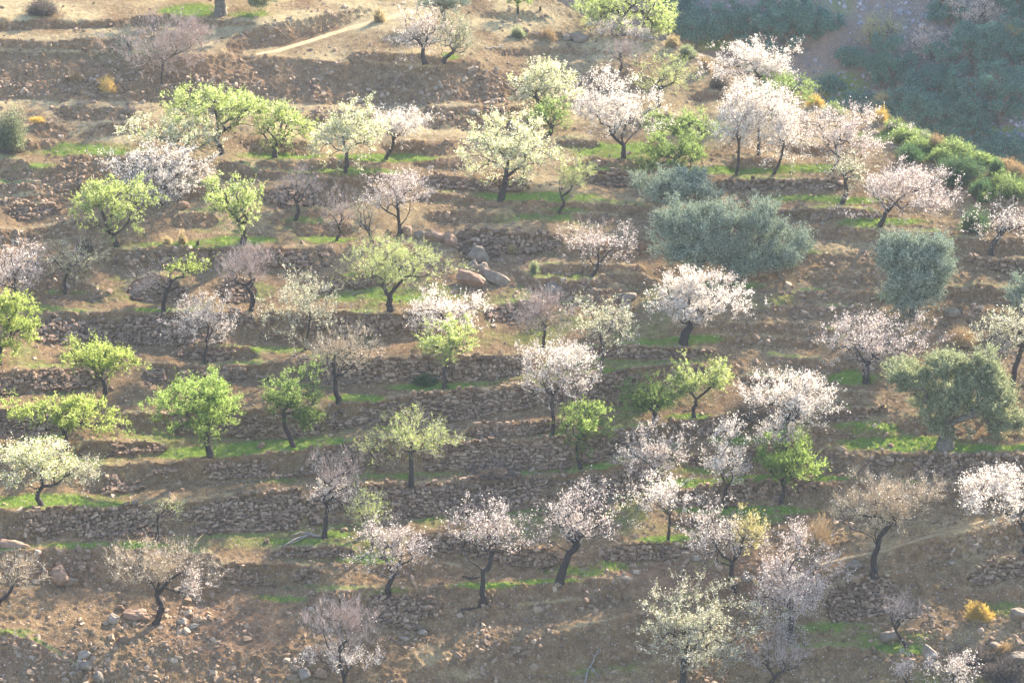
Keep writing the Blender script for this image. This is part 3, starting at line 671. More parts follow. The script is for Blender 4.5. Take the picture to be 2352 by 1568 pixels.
def _rc(u, v):
    u = np.asarray(u, float); v = np.asarray(v, float)
    r0 = np.interp(u, us, ru)
    fv = np.clip((v - r0) / (VMAX - r0) * (NR - 1), 0, NR - 1.001); fu = np.clip((u - UMIN) / STEP, 0, nw - 1.001)
    return fu, fv
def look(G, u, v):
    fu, fv = _rc(u, v); i = fu.astype(int); j = fv.astype(int); a = fu - i; b = fv - j
    if G.ndim == 3: a = a[..., None]; b = b[..., None]
    return (G[j, i] * (1 - a) + G[j, i + 1] * a) * (1 - b) + (G[j + 1, i] * (1 - a) + G[j + 1, i + 1] * a) * b
def S(u, v): return look(P0, u, v)
def SN(u, v): return unit(look(NRM, u, v))
print("r range", R.min(), R.max(), "z", P0[..., 2].min(), P0[..., 2].max(), [float(np.linalg.norm(S(1176, v) - CAM)) for v in (0, 300, 700, 1100, 1568)])

# paths, a thin worn sheet on the ground
for k, pp in enumerate(PATHS):
    q = sorted(pp); xs = np.arange(q[0][0], q[-1][0], 3.0)
    y = np.interp(xs, [p[0] for p in q], [p[1] for p in q]); hw = np.interp(xs, [p[0] for p in q], [p[2] for p in q])
    rows = []
    for f in np.linspace(-1, 1, 7):
        jit = wobble(xs, 900 + k * 10 + int(f * 3), 2.6) if abs(f) == 1 else 0
        p = S(xs, y + hw * f * .6 + jit); n = SN(xs, y)
        rows.append(p + n * (.03 if abs(f) < .6 else (.0 if abs(f) < 1 else -.06)))
    G = np.stack(rows, 0); n_ = G.shape[1]; ii = np.arange(7 * n_).reshape(7, n_)
    o = mesh_obj('path', G.reshape(-1, 3), [np.stack([ii[:-1, :-1], ii[1:, :-1], ii[1:, 1:], ii[:-1, 1:]], -1).reshape(-1, 4)], M['path'], smooth=True)
    o['kind'] = 'structure'

# the shaded slope across the valley
VA = math.radians(43)
va_n = unit(np.array([-.22, -math.sin(VA), math.cos(VA)]))
va_p = CAM + ray(1990, 200) * 272.0
def SV0(u, v):
    d = ray(u, v); tt = ((va_p - CAM) @ va_n) / (d @ va_n)
    return CAM + d * tt[..., None]
vu = np.arange(1130, 2900, 5.0); vvv = np.arange(-420, 560, 4.0)
VU, VW = np.meshgrid(vu, vvv)
PV = SV0(VU, VW)
PV = PV + va_n * (vnoise(PV, 9, 41) * .9 + vnoise(PV, 3, 42) * .45 + vnoise(PV, 1.0, 43) * .25 + vnoise(PV, .45, 44) * .16)[..., None]
vi = np.arange(VU.size).reshape(VU.shape)
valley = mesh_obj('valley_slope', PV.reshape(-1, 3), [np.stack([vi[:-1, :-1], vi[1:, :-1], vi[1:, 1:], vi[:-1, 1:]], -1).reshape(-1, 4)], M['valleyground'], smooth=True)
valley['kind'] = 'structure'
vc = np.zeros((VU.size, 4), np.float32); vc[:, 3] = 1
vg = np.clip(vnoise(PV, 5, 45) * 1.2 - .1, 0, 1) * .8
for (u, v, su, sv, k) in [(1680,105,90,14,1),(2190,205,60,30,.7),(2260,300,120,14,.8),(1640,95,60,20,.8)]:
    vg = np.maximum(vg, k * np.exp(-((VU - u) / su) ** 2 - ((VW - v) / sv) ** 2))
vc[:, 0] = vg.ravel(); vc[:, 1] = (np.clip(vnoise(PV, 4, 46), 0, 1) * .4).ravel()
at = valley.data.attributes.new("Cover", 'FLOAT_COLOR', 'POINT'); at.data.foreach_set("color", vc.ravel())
def SV(u, v): return bil(PV, 1130, -420, np.array(1.0), (np.asarray(u, float) - 1130) / 5 + 1130, (np.asarray(v, float) + 420) / 4 - 420)

# ------------------------------------------------------------------ stones
cube = []
for x in (-1, 0, 1):
    for y in (-1, 0, 1):
        for z in (-1, 0, 1):
            if (x, y, z) != (0, 0, 0): cube.append((x, y, z))
CUBE = np.array(cube, float); _id = {c: i for i, c in enumerate(cube)}
cq = []
for ax in range(3):
    for s in (-1, 1):
        o1, o2 = [a for a in range(3) if a != ax]
        for i in (-1, 0):
            for j in (-1, 0):
                q = []
                for (di, dj) in ((0, 0), (1, 0), (1, 1), (0, 1)):
                    c = [0, 0, 0]; c[ax] = s; c[o1] = i + di; c[o2] = j + dj; q.append(_id[tuple(c)])
                if s * (1 if ax != 1 else -1) < 0: q = q[::-1]
                cq.append(q)
CQ = np.array(cq)
CUBEN = CUBE / (np.abs(CUBE) ** 5.0).sum(1, keepdims=True) ** (1 / 5.0)
def stones(C, size, axes, rng, jit=.16):
    """C (n,3); size (n,3) half sizes; axes (n,3,3) rows = local axes"""
    n = len(C)
    v = CUBEN[None] + rng.uniform(-jit, jit, (n, 26, 3))
    v = v * (1 + rng.uniform(-.2, .2, (n, 1, 3)) * np.sign(v))
    v = v * size[:, None, :]
    V = np.einsum('nki,nij->nkj', v, axes) + C[:, None]
    return V.reshape(-1, 3), (CQ[None] + (np.arange(n) * 26)[:, None, None]).reshape(-1, 4)

def frames(nrm, rng, tilt=.25):
    n = len(nrm)
    up = np.tile(np.array([0, 0, 1.0]), (n, 1))
    x = unit(np.cross(up, nrm)); 
    nn = unit(nrm + rng.normal(size=(n, 3)) * tilt)
    x = unit(x + rng.normal(size=(n, 3)) * tilt * .8); z = unit(np.cross(nn, x)); x = np.cross(z, nn)
    return np.stack([x, nn, z], 1)

MPP = 160.0 / FPX
for wi, (lab, dens, pts) in enumerate(WALLS):
    if not lab: continue
    rng = np.random.default_rng(1000 + wi)
    us_, yc, yf = WINT[wi]
    xs = sorted(p[0] for p in pts); x0, x1 = xs[0] + 3, xs[-1] - 3
    pu, pv, sw, sh = [], [], [], []
    y = 0.0
    hmax = np.interp(np.linspace(x0, x1, 60), us_, yf - yc).max()
    row = 2.0
    while row < hmax + 3:
        rh = rng.uniform(4.4, 9.0)
        x = x0 + rng.uniform(0, 8)
        while x < x1:
            w = rng.choice([rng.uniform(4.5, 8), rng.uniform(7, 12), rng.uniform(11, 22)], p=[.42, .43, .15])
            f = np.interp(x + w / 2, us_, yf); c = np.interp(x + w / 2, us_, yc)
            v = f - row - rh / 2 + rng.normal() * 1.2
            if v > c - 1.5 and rng.random() < .97:
                pu.append(x + w / 2); pv.append(v); sw.append(w); sh.append(rh * rng.uniform(.85, 1.2))
            x += w * rng.uniform(.88, 1.08)
        row += rh * .88
    pu, pv, sw, sh = map(np.array, (pu, pv, sw, sh))
    C = S(pu, pv); N = SN(pu, pv)
    f = np.interp(pu, us_, yf); c = np.interp(pu, us_, yc); hh = (f - pv) / np.maximum(f - c, 1)
    nz = vnoise(C, 3.6, 60 + wi) * .95 + vnoise(C, .9, 61 + wi) * .3
    score = nz + (dens - .66) * 1.9 - np.clip(hh - .72, 0, 1) * 2.2 * (1.15 - dens) * 2
    keep = score > min(-.08, np.quantile(score, .55))
    C, N, sw, sh = C[keep], N[keep], sw[keep], sh[keep]
    mp = np.linalg.norm(C - CAM, axis=1) / FPX
    dist = np.stack([sw * .5 * mp, rng.uniform(.10, .17, len(C)), sh * .5 * mp], 1)
    off = rng.uniform(.08, .21, len(C))
    V_, F_ = stones(C + N * off[:, None], dist, frames(N, rng, .16), rng)
    o0 = C.mean(0); o0[2] = C[:, 2].min()
    # earth core that the stones are bedded in
    xg = np.arange(x0, x1 + 3, 3.0); fg = np.interp(xg, us_, yf); cg = np.interp(xg, us_, yc)
    rows_ = []
    for k_ in range(9):
        vv_ = fg + (cg - fg) * (.04 + .92 * k_ / 8)
        q_ = S(xg, vv_); n_ = SN(xg, vv_)
        rows_.append(q_ + n_ * (-.05 if k_ in (0, 8) else .05) + n_ * (vnoise(q_, .35, 70) * .04)[:, None])
    G_ = np.stack(rows_, 0); ng = G_.shape[1]; ig = np.arange(9 * ng).reshape(9, ng)
    FG = np.stack([ig[:-1, :-1], ig[:-1, 1:], ig[1:, 1:], ig[1:, :-1]], -1).reshape(-1, 4)
    o = mesh_obj('stone_wall', np.concatenate([V_, G_.reshape(-1, 3)]) - o0, [F_, FG + len(V_)], None, mats=[M['wallstone'], M['ground']], midx=np.concatenate([np.zeros(len(F_)), np.ones(len(FG))]))
    o.location = o0
    tag(o, lab, 'wall', 'dry stone terrace walls on the hillside', 'thing')

# loose stones, uncountable
rng = np.random.default_rng(7)
n = 120000
pu = rng.uniform(-380, 2740, n); pv = rng.uniform(-200, 1740, n)
ok = pv > np.interp(pu, us, ru) + 3
pu, pv = pu[ok], pv[ok]
al = look(alpha, pu, pv); gr = look(grass, pu, pv); pm = look(pathm, pu, pv); wm = look(wallm, pu, pv); ft = look(footm, pu, pv)
C = S(pu, pv)
clus = vnoise(C, 1.8, 71)
stony = np.zeros(len(pu))
for (u, v, su, sv, k) in [(300,200,420,50,1),(900,200,420,50,.8),(1150,225,200,24,1),(300,1500,420,160,.12),(480,1440,240,120,.1),(380,1420,160,26,1),(2150,1260,220,50,.5),(2200,1520,200,80,.3),
                          (700,60,120,50,.8),(1250,650,200,50,.6),(200,430,300,90,.4),(2250,760,120,80,.6),(1850,720,200,60,.4),(1480,1290,160,40,.6),(1200,1420,300,80,.3),(700,250,300,30,.8)]:
    stony = np.maximum(stony, k * np.exp(-((pu - u) / su) ** 2 - ((pv - v) / sv) ** 2))
pr = (.10 + .3 * np.clip((al - 12) / 40, 0, 1) + .75 * stony + .2 * ft) * np.clip(.55 + clus, .1, 1.4) * (1 - pm) * (1 - .85 * gr)
keep = rng.random(len(pu)) < pr * 1.1
C = C[keep]; N = SN(pu[keep], pv[keep]); stn = stony[keep]
sz = rng.gamma(2.0, .032, len(C)) * (1 + .9 * stn * (rng.random(len(C)) < .35)) + .03
sz = np.minimum(sz, .24)
size = sz[:, None] * rng.uniform(.65, 1.3, (len(C), 3)) * np.array([1.15, .8, .75])
V_, F_ = stones(C + np.array([0, 0, .0]) + N * (sz * .02)[:, None], size, frames(N, rng, .7), rng, .22)
o = mesh_obj('loose_stones', V_, [F_], M['loosestone'])
o['kind'] = 'stuff'; o['label'] = 'loose stones strewn over the banks and terrace floors'
print("loose stones", len(C))
# ------------------------------------------------------------------ trees
# kind: leaves per shoot, blossoms per shoot, shoots, twig material, twig share, upright bias, shoot length, leaf (material, length, width), blossom material, density shape
K = {
 'white':   dict(shoots=640, nl=0, nb=5.6, tw='twig', tf=.6, up=.42, sl=.68, bm='white', bs=.080),
 'pink':    dict(shoots=580, nl=0, nb=2.8, tw='twig', tf=1., up=.5, sl=.70, bm='pink', bs=.075),
 'sparse':  dict(shoots=560, nl=0, nb=2.6, tw='twig', tf=1., up=.55, sl=.60, bm='white', bs=.075),
 'cream':   dict(shoots=620, nl=4, nb=6, tw='twigdark', tf=.3, up=.36, sl=.62, lm='yellowgreen', ll=.10, lw=.05, bm='cream', bs=.085),
 'palewhite': dict(shoots=560, nl=3, nb=2.2, tw='twig', tf=.7, up=.40, sl=.55, lm='pale', ll=.09, lw=.04, bm='cream', bs=.075),
 'green':   dict(shoots=680, nl=9, nb=0, tw='twigdark', tf=.3, up=.30, sl=.50, lm='green', ll=.11, lw=.05),
 'bright':  dict(shoots=760, nl=10, nb=0, tw='twigdark', tf=.3, up=.45, sl=.55, lm='bright', ll=.11, lw=.05),
 'lime':    dict(shoots=680, nl=9, nb=0, tw='twigdark', tf=.3, up=.38, sl=.50, lm='lime', ll=.12, lw=.055),
 'yg':      dict(shoots=680, nl=8, nb=1.2, tw='twigdark', tf=.3, up=.28, sl=.48, lm='yellowgreen', ll=.11, lw=.05, bm='cream', bs=.07),
 'palegreen': dict(shoots=640, nl=5, nb=.4, tw='twig', tf=.7, up=.45, sl=.60, lm='yellowgreen', ll=.10, lw=.035, bm='cream', bs=.06),
 'grey':    dict(shoots=520, nl=4, nb=.5, tw='twig', tf=.8, up=.45, sl=.55, lm='pale', ll=.09, lw=.035, bm='cream', bs=.06),
 'bare':    dict(shoots=900, nl=0, nb=.15, tw='twig', tf=1., up=1.0, sl=.75, bm='pink', bs=.06),
 'tan':     dict(shoots=1100, nl=0, nb=.6, tw='twigtan', tf=1., up=.65, sl=.70, bm='white', bs=.065),
 'olive':   dict(shoots=1500, nl=12, nb=0, tw='olive', tf=0, up=.95, sl=.80, lm='olive', ll=.15, lw=.05),
 'olivewarm': dict(shoots=1500, nl=12, nb=0, tw='olive', tf=0, up=.60, sl=.62, lm='olivewarm', ll=.15, lw=.052),
 'yellow':  dict(shoots=600, nl=7, nb=1.5, tw='twigtan', tf=.6, up=.35, sl=.50, lm='yellow', ll=.10, lw=.05, bm='cream', bs=.07),
 'valley':  dict(shoots=1300, nl=13, nb=0, tw='valley', tf=0, up=.35, sl=.6, lm='valley', ll=.15, lw=.06),
}
TN = [0]
CS = 1.13
def tree(kind, label, base, crown, lean=None, tr=None, fork=None, limbs=None, extra=None, dens=1.0, voids=6, surf=None, group=None, shape=1.0, depth=.8, hf=None, name=None, up=None, sink=.10):
    """base (u,v) foot of the trunk; crown (u,v,w,h); extra: other crown lobes (u,v,w,h,kind)"""
    TN[0] += 1
    rng = np.random.default_rng(4000 + TN[0])
    p = dict(K[kind])
    cs_ = .98 if kind in ('olive', 'olivewarm') else CS
    crown = (crown[0], crown[1], crown[2] * cs_, crown[3] * cs_)
    extra = [(e[0], e[1], e[2] * cs_, e[3] * cs_) + tuple(e[4:]) for e in (extra or [])]
    dens = dens * 1.2
    if up is not None: p['up'] = up
    B = (surf or S)(base[0], base[1]).astype(float)
    r = np.linalg.norm(B - CAM); mpp = r / FPX
    d = ray(base[0], base[1]); de = math.asin(-d[2]); cd, sd = math.cos(de), math.sin(de)
    isol = kind in ('olive', 'olivewarm', 'valley')
    lobes = [(crown[0], crown[1], crown[2], crown[3], kind)] + [tuple(e) if len(e) > 4 else tuple(e) + (kind,) for e in (extra or [])]
    def loc(u, v, dy=0.0):
        return np.array([(u - base[0]) * mpp, dy, (base[1] - v) * mpp / cd - dy * sd / cd])
    C0 = loc(crown[0], crown[1], -.15 * crown[2] / 2 * mpp)
    hb = (base[1] - (crown[1] + crown[3] / 2)) * mpp / cd
    Hf = hf if hf else max(.45 if isol else .7, min(hb + .25 * crown[3] * mpp, C0[2] * .62))
    ln = lean if lean is not None else (C0[0] * .35 + rng.uniform(-.15, .15))
    Fk = np.array([ln, rng.uniform(-.15, .1), Hf]) if fork is None else loc(fork[0], fork[1])
    if tr is None: tr = np.clip(.055 + .022 * crown[2] * mpp, .07, .20) * (1.35 if isol else 1)
    nodes = [np.array([0, 0, -sink - .15])]; par = [-1]
    nt = 6
    bow = rng.normal(size=3) * .10 * Hf * np.array([1, .5, 0])
    for i in range(1, nt + 1):
        f = i / nt
        q = Fk * f + bow * math.sin(f * math.pi) + rng.normal(size=3) * .025 * np.array([1, 1, 0])
        nodes.append(q); par.append(len(nodes) - 2)
    fork_i = len(nodes) - 1
    plen = [np.linalg.norm(n_) for n_ in nodes]
    def add(q, j):
        nodes.append(q); par.append(j); plen.append(plen[j] + np.linalg.norm(q - nodes[j])); return len(nodes) - 1
    ends = []
    if limbs:
        for (lu, lv) in limbs: ends.append(loc(lu, lv, rng.uniform(-.4, .4)))
    else:
        nL = 3 + int(rng.random() < .5)
        a0 = rng.uniform(0, 6.28)
        for k in range(nL):
            a = a0 + k * 6.28 / nL + rng.uniform(-.4, .4)
            e = C0 + np.array([math.cos(a) * crown[2] / 2 * mpp * .6, math.sin(a) * crown[2] / 2 * mpp * .45, crown[3] / 2 * mpp * rng.uniform(-.25, .35)])
            e[2] = max(e[2], Hf + .2); ends.append(e)
    for e in ends:
        j = fork_i; s0 = nodes[fork_i]; L = np.linalg.norm(e - s0)
        kink = rng.normal(size=3) * L * .10; kink2 = rng.normal(size=3) * L * .06
        for i in range(1, 6):
            f = i / 5
            j = add(s0 + (e - s0) * f + kink * math.sin(f * 3.14) + kink2 * math.sin(f * 6.28) + np.array([0, 0, .05 * L * math.sin(f * 3.14)]), j)
    # crown points
    allp = []; lk = []
    for li, (lu, lv, lw, lh, kk) in enumerate(lobes):
        a = lw / 2 * mpp; b = a * depth
        c = math.sqrt(max((lh / 2 * mpp) ** 2 - (b * sd) ** 2, (lh / 2 * mpp * .55) ** 2)) / cd
        Cc = loc(lu, lv, -.12 * b) if li == 0 else loc(lu, lv, rng.uniform(-.25, .15) * b)
        area = a * c * 3.14
        N = int(np.clip(area * 16, 40, 300 if not isol else 460))
        dirs = unit(rng.normal(size=(N * 3, 3)))
        ph = rng.uniform(0, 6.28, 6); kv = rng.normal(size=(6, 3)) * 2.3
        lump = 1 + .12 * np.cos(dirs @ kv.T + ph).sum(1) * shape * (1.5 if isol else 1)
        spk = unit(rng.normal(size=(7, 3)) + np.array([0, 0, .25])); ca_ = (dirs @ spk.T).max(1)
        lump = lump * (1 + .38 * np.clip((ca_ - .90) / .10, 0, 1) ** 1.5)
        rad = rng.random(N * 3) ** (1 / 2.0) * .93
        pt = Cc + dirs * np.array([a, b, c]) * (rad * lump)[:, None]
        keep = pt[:, 2] > .22
        keep &= ~((pt[:, 2] < Cc[2] - .45 * c) & (rng.random(len(pt)) < .45))
        for _ in range(voids):
            vd = unit(rng.normal(size=3)) * np.array([a, b, c]) * rng.uniform(.55, 1.0) + Cc
            keep &= np.linalg.norm((pt - vd) / np.array([a, b, c]), axis=1) > rng.uniform(.22, .42)
        if isol or kk in ('green', 'lime', 'yg', 'palegreen', 'white', 'cream'):      # leaf clumps with gaps between them
            ncl = int(np.clip(area * (1.3 if isol else .8), 9, 46))
            cd_ = unit(rng.normal(size=(ncl, 3)) + np.array([0, -.2, .25]))
            cc = Cc + cd_ * np.array([a, b, c]) * (rng.uniform(.45, .86, ncl) * (1 + .085 * np.cos(cd_ @ kv.T + ph).sum(1) * shape))[:, None]
            q = pt[keep]
            dq = np.linalg.norm((q[:, None] - cc[None]), axis=2).argmin(1)
            pull = (.5 if kk == 'valley' else .36) if isol else (.14 if kk in ('white', 'cream') else .26)
            pt = q + (cc[dq] - q) * pull
            pt = pt[pt[:, 2] > .2][:N]
        else:
            pt = pt[keep][:N]
        allp.append(pt); lk += [li] * len(pt)
    pts = np.concatenate(allp); lk = np.array(lk)
    order = np.argsort(np.linalg.norm(pts - Fk, axis=1))
    tips = []; tlobe = []
    for o_ in order:
        q = pts[o_]
        NN = np.array(nodes); dd = np.linalg.norm(NN - q, axis=1)
        dd[:max(fork_i - 1, 1)] += 9
        j = int(np.argmin(dd + .12 * np.array(plen) + .25 * np.maximum(NN[:, 2] - q[2], 0)))
        L = dd[j]
        m_ = (nodes[j] + q) / 2 + rng.normal(size=3) * .10 * L + np.array([0, 0, .05 * L])
        jm = add(m_, j); jt = add(q, jm); tips.append(jt); tlobe.append(lk[o_])
    NN = np.array(nodes); par = np.array(par)
    cnt = np.zeros(len(NN)); cnt[tips] = 1
    for i in range(len(NN) - 1, 0, -1): cnt[par[i]] += max(cnt[i], .3)
    rr = tr * (np.maximum(cnt, .5) / max(cnt[fork_i], 1)) ** .52
    rr[:fork_i + 1] = tr * np.linspace(1.35, .95, fork_i + 1); rr[0] *= 1.25
    rr = np.maximum(rr, .007)
    ch = np.arange(1, len(NN)); pa = par[1:]
    r1 = np.maximum(rr[ch], .006); r0 = np.minimum(rr[pa], np.where(ch <= fork_i, 9, r1 * 1.5))
    thick = r1 > .02
    V1, F1 = prisms(NN[pa][thick] - .0, NN[ch][thick] + unit(NN[ch][thick] - NN[pa][thick]) * r1[thick][:, None] * .6, r0[thick], r1[thick], 6)
    V2, F2 = prisms(NN[pa][~thick], NN[ch][~thick], r0[~thick], r1[~thick], 3)
    root = bpy.data.objects.new(name or ('olive_tree' if isol else ('bare_tree' if kind in ('bare', 'tan') else 'almond_tree')), None)
    COL.objects.link(root); root.location = B; root.empty_display_size = .3
    tag(root, label, 'tree', group)
    bark = 'olivebark' if isol else 'bark'
    mesh_obj('trunk', np.concatenate([V1, V2]), [F1, F2 + len(V1)], M[bark], root, smooth=True)
    # shoots
    tips = np.array(tips); tlobe = np.array(tlobe)
    TV, TF, to = [], [], 0
    bag = {}
    def put(mat, part, VF):
        V_, F_ = VF
        L_ = bag.setdefault((part, mat), [[], [], 0]); L_[0].append(V_); L_[1].append(F_ + L_[2]); L_[2] += len(V_)
    for li, lob in enumerate(lobes):
        kk = dict(K[lob[4]]); 
        if up is not None: kk['up'] = up
        tl = tips[tlobe == li]
        if len(tl) == 0: continue
        area = lob[2] * lob[3] * mpp * mpp * .785
        ns = int(kk['shoots'] * dens * np.clip(area / 9.0, .12, 2.6))
        pick = rng.choice(tl, ns); 
        back = rng.random(ns) < .35
        pick = np.where(back, par[pick], pick)
        st = NN[pick]
        out = unit(st - (Fk + np.array([0, 0, .3])))
        dr = unit(out * .7 + rng.normal(size=(ns, 3)) * .55 + np.array([0, 0, 1.0]) * kk['up'])
        L = kk['sl'] * rng.uniform(.4, 1.3, ns) * np.where(rng.random(ns) < .06, 1.6, 1.0)
        bend = rng.normal(size=(ns, 3)) * .12 * L[:, None] + np.array([0, 0, -.06]) * L[:, None]
        mid = st + dr * (L * .5)[:, None]; en = st + dr * L[:, None] + bend
        nt_ = int(ns * min(kk['tf'], 1))
        if nt_:
            w0 = .0085 if kk['tf'] > .6 else .006
            A_, B_ = prisms(st[:nt_], mid[:nt_], np.full(nt_, w0), np.full(nt_, w0 * .75), 3)
            put(kk['tw'], 'twig_sprays', (A_, B_))
            A_, B_ = prisms(mid[:nt_], en[:nt_], np.full(nt_, w0 * .75), np.full(nt_, w0 * .3), 3)
            put(kk['tw'], 'twig_sprays', (A_, B_))
        def along(cnt_):
            k_ = rng.poisson(cnt_, ns); i = np.repeat(np.arange(ns), k_); t_ = rng.uniform(.08, 1.05, len(i))[:, None]
            q = np.where(t_ < .5, st[i] + (mid - st)[i] * t_ * 2, mid[i] + (en - mid)[i] * (t_ - .5) * 2)
            return i, q
        if kk['nl']:
            i, q = along(kk['nl'])
            ax = dr[i] * .8 + rng.normal(size=(len(i), 3)) * .6
            put(kk['lm'], 'foliage', leaf_quads(q + rng.normal(size=q.shape) * .02, ax, kk['ll'] * rng.uniform(.6, 1.3, len(i)), kk['lw'] * rng.uniform(.7, 1.25, len(i)), rng))
        if kk['nb']:
            i, q = along(kk['nb'])
            ax = rng.normal(size=(len(i), 3))
            s_ = kk['bs'] * rng.uniform(.6, 1.35, len(i))
            put(kk['bm'], 'blossoms', leaf_quads(q + rng.normal(size=q.shape) * .055, ax, s_, s_ * .9, rng, .5))
    for part in ('twig_sprays', 'foliage', 'blossoms'):
        keys = [k for k in bag if k[0] == part]
        if not keys: continue
        Vs, Fs, mi, off = [], [], [], 0
        for n_, k in enumerate(keys):
            V_ = np.concatenate(bag[k][0]); F_ = np.concatenate(bag[k][1])
            Vs.append(V_); Fs.append(F_ + off); off += len(V_); mi.append(np.full(len(F_), n_))
        mesh_obj(part, np.concatenate(Vs), [np.concatenate(Fs)], None, root, False, [M[k[1]] for k in keys], np.concatenate(mi))
    return root

GA = 'almond trees on the terraces'
T = tree
# --- upper left to upper middle
T('olivewarm', "big olive with a thick grey trunk on a bright grass patch at the top edge", (507,33), (530,-75,260,150), tr=.42, lean=.1, hf=1.9, extra=[(600,-5,80,50)])
T('bare', "bare grey pink thicket of shoots on the upper left stony slope", (377,195), (385,108,170,120), dens=1.1, up=1.0, tr=.07, extra=[(450,80,110,70)])
T('grey', "small pale green sapling beside the bare thicket in the upper left", (300,117), (290,85,55,60), tr=.05)
T('sparse', "pale pink almond by the upper path, the straight trunked one of a pair", (977,142), (962,78,120,110), lean=-.1)
T('grey', "greyish sparse almond by the upper path, the leaning one of a pair", (1018,138), (1048,85,105,115), lean=.9, dens=1.2)
T('olive', "small olive half cut by the top edge behind the pale pair of almonds", (1015,62), (1020,10,125,75), dens=.7)
T('green', "dark little tree at the very top edge beside the golden grass", (1190,28), (1190,-2,60,40), tr=.1)
T('yg', "large yellow green tree on the skyline with white blossom beneath it", (1432,72), (1432,5,225,115), tr=.24, lean=.25, hf=2.2, extra=[(1512,60,70,80),(1370,15,90,70)], group=GA)
T('white', "low white flowering almond under the large skyline tree", (1404,82), (1408,60,90,50), dens=1.6, tr=.06, group=GA, extra=[(1470,74,80,18)])
T('bare', "small bare tree alone in dry grass below the skyline", (1424,163), (1430,122,80,60), up=.8, dens=.8, tr=.09)
T('palegreen', "thin pale green almond with a forked dark trunk near the skyline", (1514,243), (1520,178,130,95), limbs=[(1490,190),(1550,180)], dens=.75, group=GA)
T('white', "white pink almond standing highest on the ridge against the blue valley", (1742,232), (1735,145,190,105), dens=1.15, group=GA)
T('green', "soft green bushy tree beneath the highest ridge almond", (1788,245), (1785,205,145,70), dens=1.1, group=GA)
T('cream', "cream flecked almond left of the white one with a two stemmed trunk", (1240,268), (1245,205,160,125), dens=.85, group=GA)
T('green', "small bright green bush tree below the cream flecked almond", (1262,312), (1265,268,105,80), dens=.9, group=GA)
T('white', "white almond with a two stemmed dark trunk on the sunny upper terrace", (1432,360), (1418,250,180,150), limbs=[(1400,290),(1440,275),(1470,290)], hf=1.0, tr=.17, lean=0, group=GA, extra=[(1360,250,70,70)])
T('green', "green almond with dark crooked limbs between two white ones", (1612,356), (1575,298,165,85), limbs=[(1640,330),(1625,275),(1560,310)], group=GA)
T('green', "rounded fresh green tree below the crooked limbed green almond", (1556,402), (1550,358,150,92), dens=1.3, group=GA)
T('white', "white almond with a thin curved trunk, the left one of the right hand cluster", (1690,400), (1700,280,120,130), lean=.15, tr=.1, group=GA)
T('white', "pale blossomed almond rising behind two thin trunks", (1743,357), (1745,245,130,115), tr=.12, group=GA)
T('white', "white almond on a slanting thin trunk in the middle of the right cluster", (1775,400), (1795,300,115,120), lean=.75, tr=.1, group=GA)
T('pink', "wide white pink almond with several dark stems near the ridge", (1912,398), (1938,308,215,125), limbs=[(1890,310),(1930,285),(1985,330)], hf=1.2, tr=.14, dens=1.2, group=GA)
T('palewhite', "dull pale green almond in front of the wide pink one", (1932,467), (1952,388,105,75), lean=.2, dens=.8, group=GA)
T('pink', "broad pink white almond with drooping right side at the ridge end", (2023,520), (2058,435,220,115), limbs=[(2000,455),(2050,460),(2110,440)], hf=1.1, tr=.15, dens=1.5, group=GA, extra=[(2130,470,80,50)])
T('sparse', "sparse leaning almond with few blossoms by the right edge", (2280,586), (2305,512,150,85), lean=.5, dens=.7, group=GA)
# --- left upper group
T('yg', "large cream green almond behind the others on the upper left terrace", (510,352), (480,242,225,110), limbs=[(430,270),(540,290),(500,230)], hf=1.1, group=GA, extra=[(560,255,110,90,'yg')])
T('yg', "yellow green almond with a thick straight trunk on the sunny upper terrace", (633,362), (652,285,135,105), limbs=[(605,290),(660,290),(690,300)], hf=1.2, tr=.18, group=GA)
T('cream', "spreading cream almond with low dark limbs on the upper left", (432,372), (405,310,200,80), limbs=[(350,310),(450,320),(500,330)], hf=.7, group=GA)
T('cream', "cream almond with a straight trunk in the sun, upper middle left", (793,396), (796,310,155,110), limbs=[(750,320),(800,290),(845,330)], hf=1.6, tr=.15, group=GA, dens=1.1)
T('white', "white almond with a leaning trunk behind the cream one", (884,362), (918,285,125,90), lean=.7, tr=.12, limbs=[(880,290),(915,275),(955,290)], hf=1.5, group=GA)
T('white', "cloud of pinkish white blossom behind the yellow green tree, left", (372,470), (370,398,210,120), dens=1.1, group=GA, extra=[(358,490,80,70)])
T('yg', "yellow green almond with a V shaped trunk in front of white blossom", (270,565), (252,465,165,125), limbs=[(225,450),(265,440),(315,470)], hf=.9, tr=.17, dens=1.15, group=GA)
T('yg', "cream topped green almond with a stubby broken trunk", (557,560), (545,475,150,110), lean=-.05, limbs=[(510,470),(545,450),(595,480)], hf=1.5, tr=.19, dens=1.1, group=GA)
T('cream', "large cream white almond leaning on a thick dark trunk, upper centre", (1150,452), (1172,345,210,150), lean=.35, limbs=[(1115,360),(1170,330),(1230,370)], hf=1.6, tr=.21, dens=1.3, group=GA)
T('palegreen', "little yellowish green tree on a crooked stem beside the cream almond", (1283,482), (1315,412,85,85), fork=(1290,452), tr=.09, dens=.9, group=GA)
T('bare', "pale bare tree with upright shoots on a green strip", (680,508), (692,442,85,75), up=1.3, dens=.8, tr=.13)
T('bare', "small bare tree with reddish shoots right of the pale bare one", (772,552), (785,490,85,95), up=1.0, dens=.6, tr=.09)
T('pink', "white pink almond with a forked leaning trunk above the rocks", (916,540), (908,445,150,90), fork=(918,520), limbs=[(868,455),(895,430),(945,455)], tr=.15, dens=1.1, group=GA)
T('grey', "thin greyish green tree behind the wide green tree", (855,560), (838,510,75,90), dens=.8)
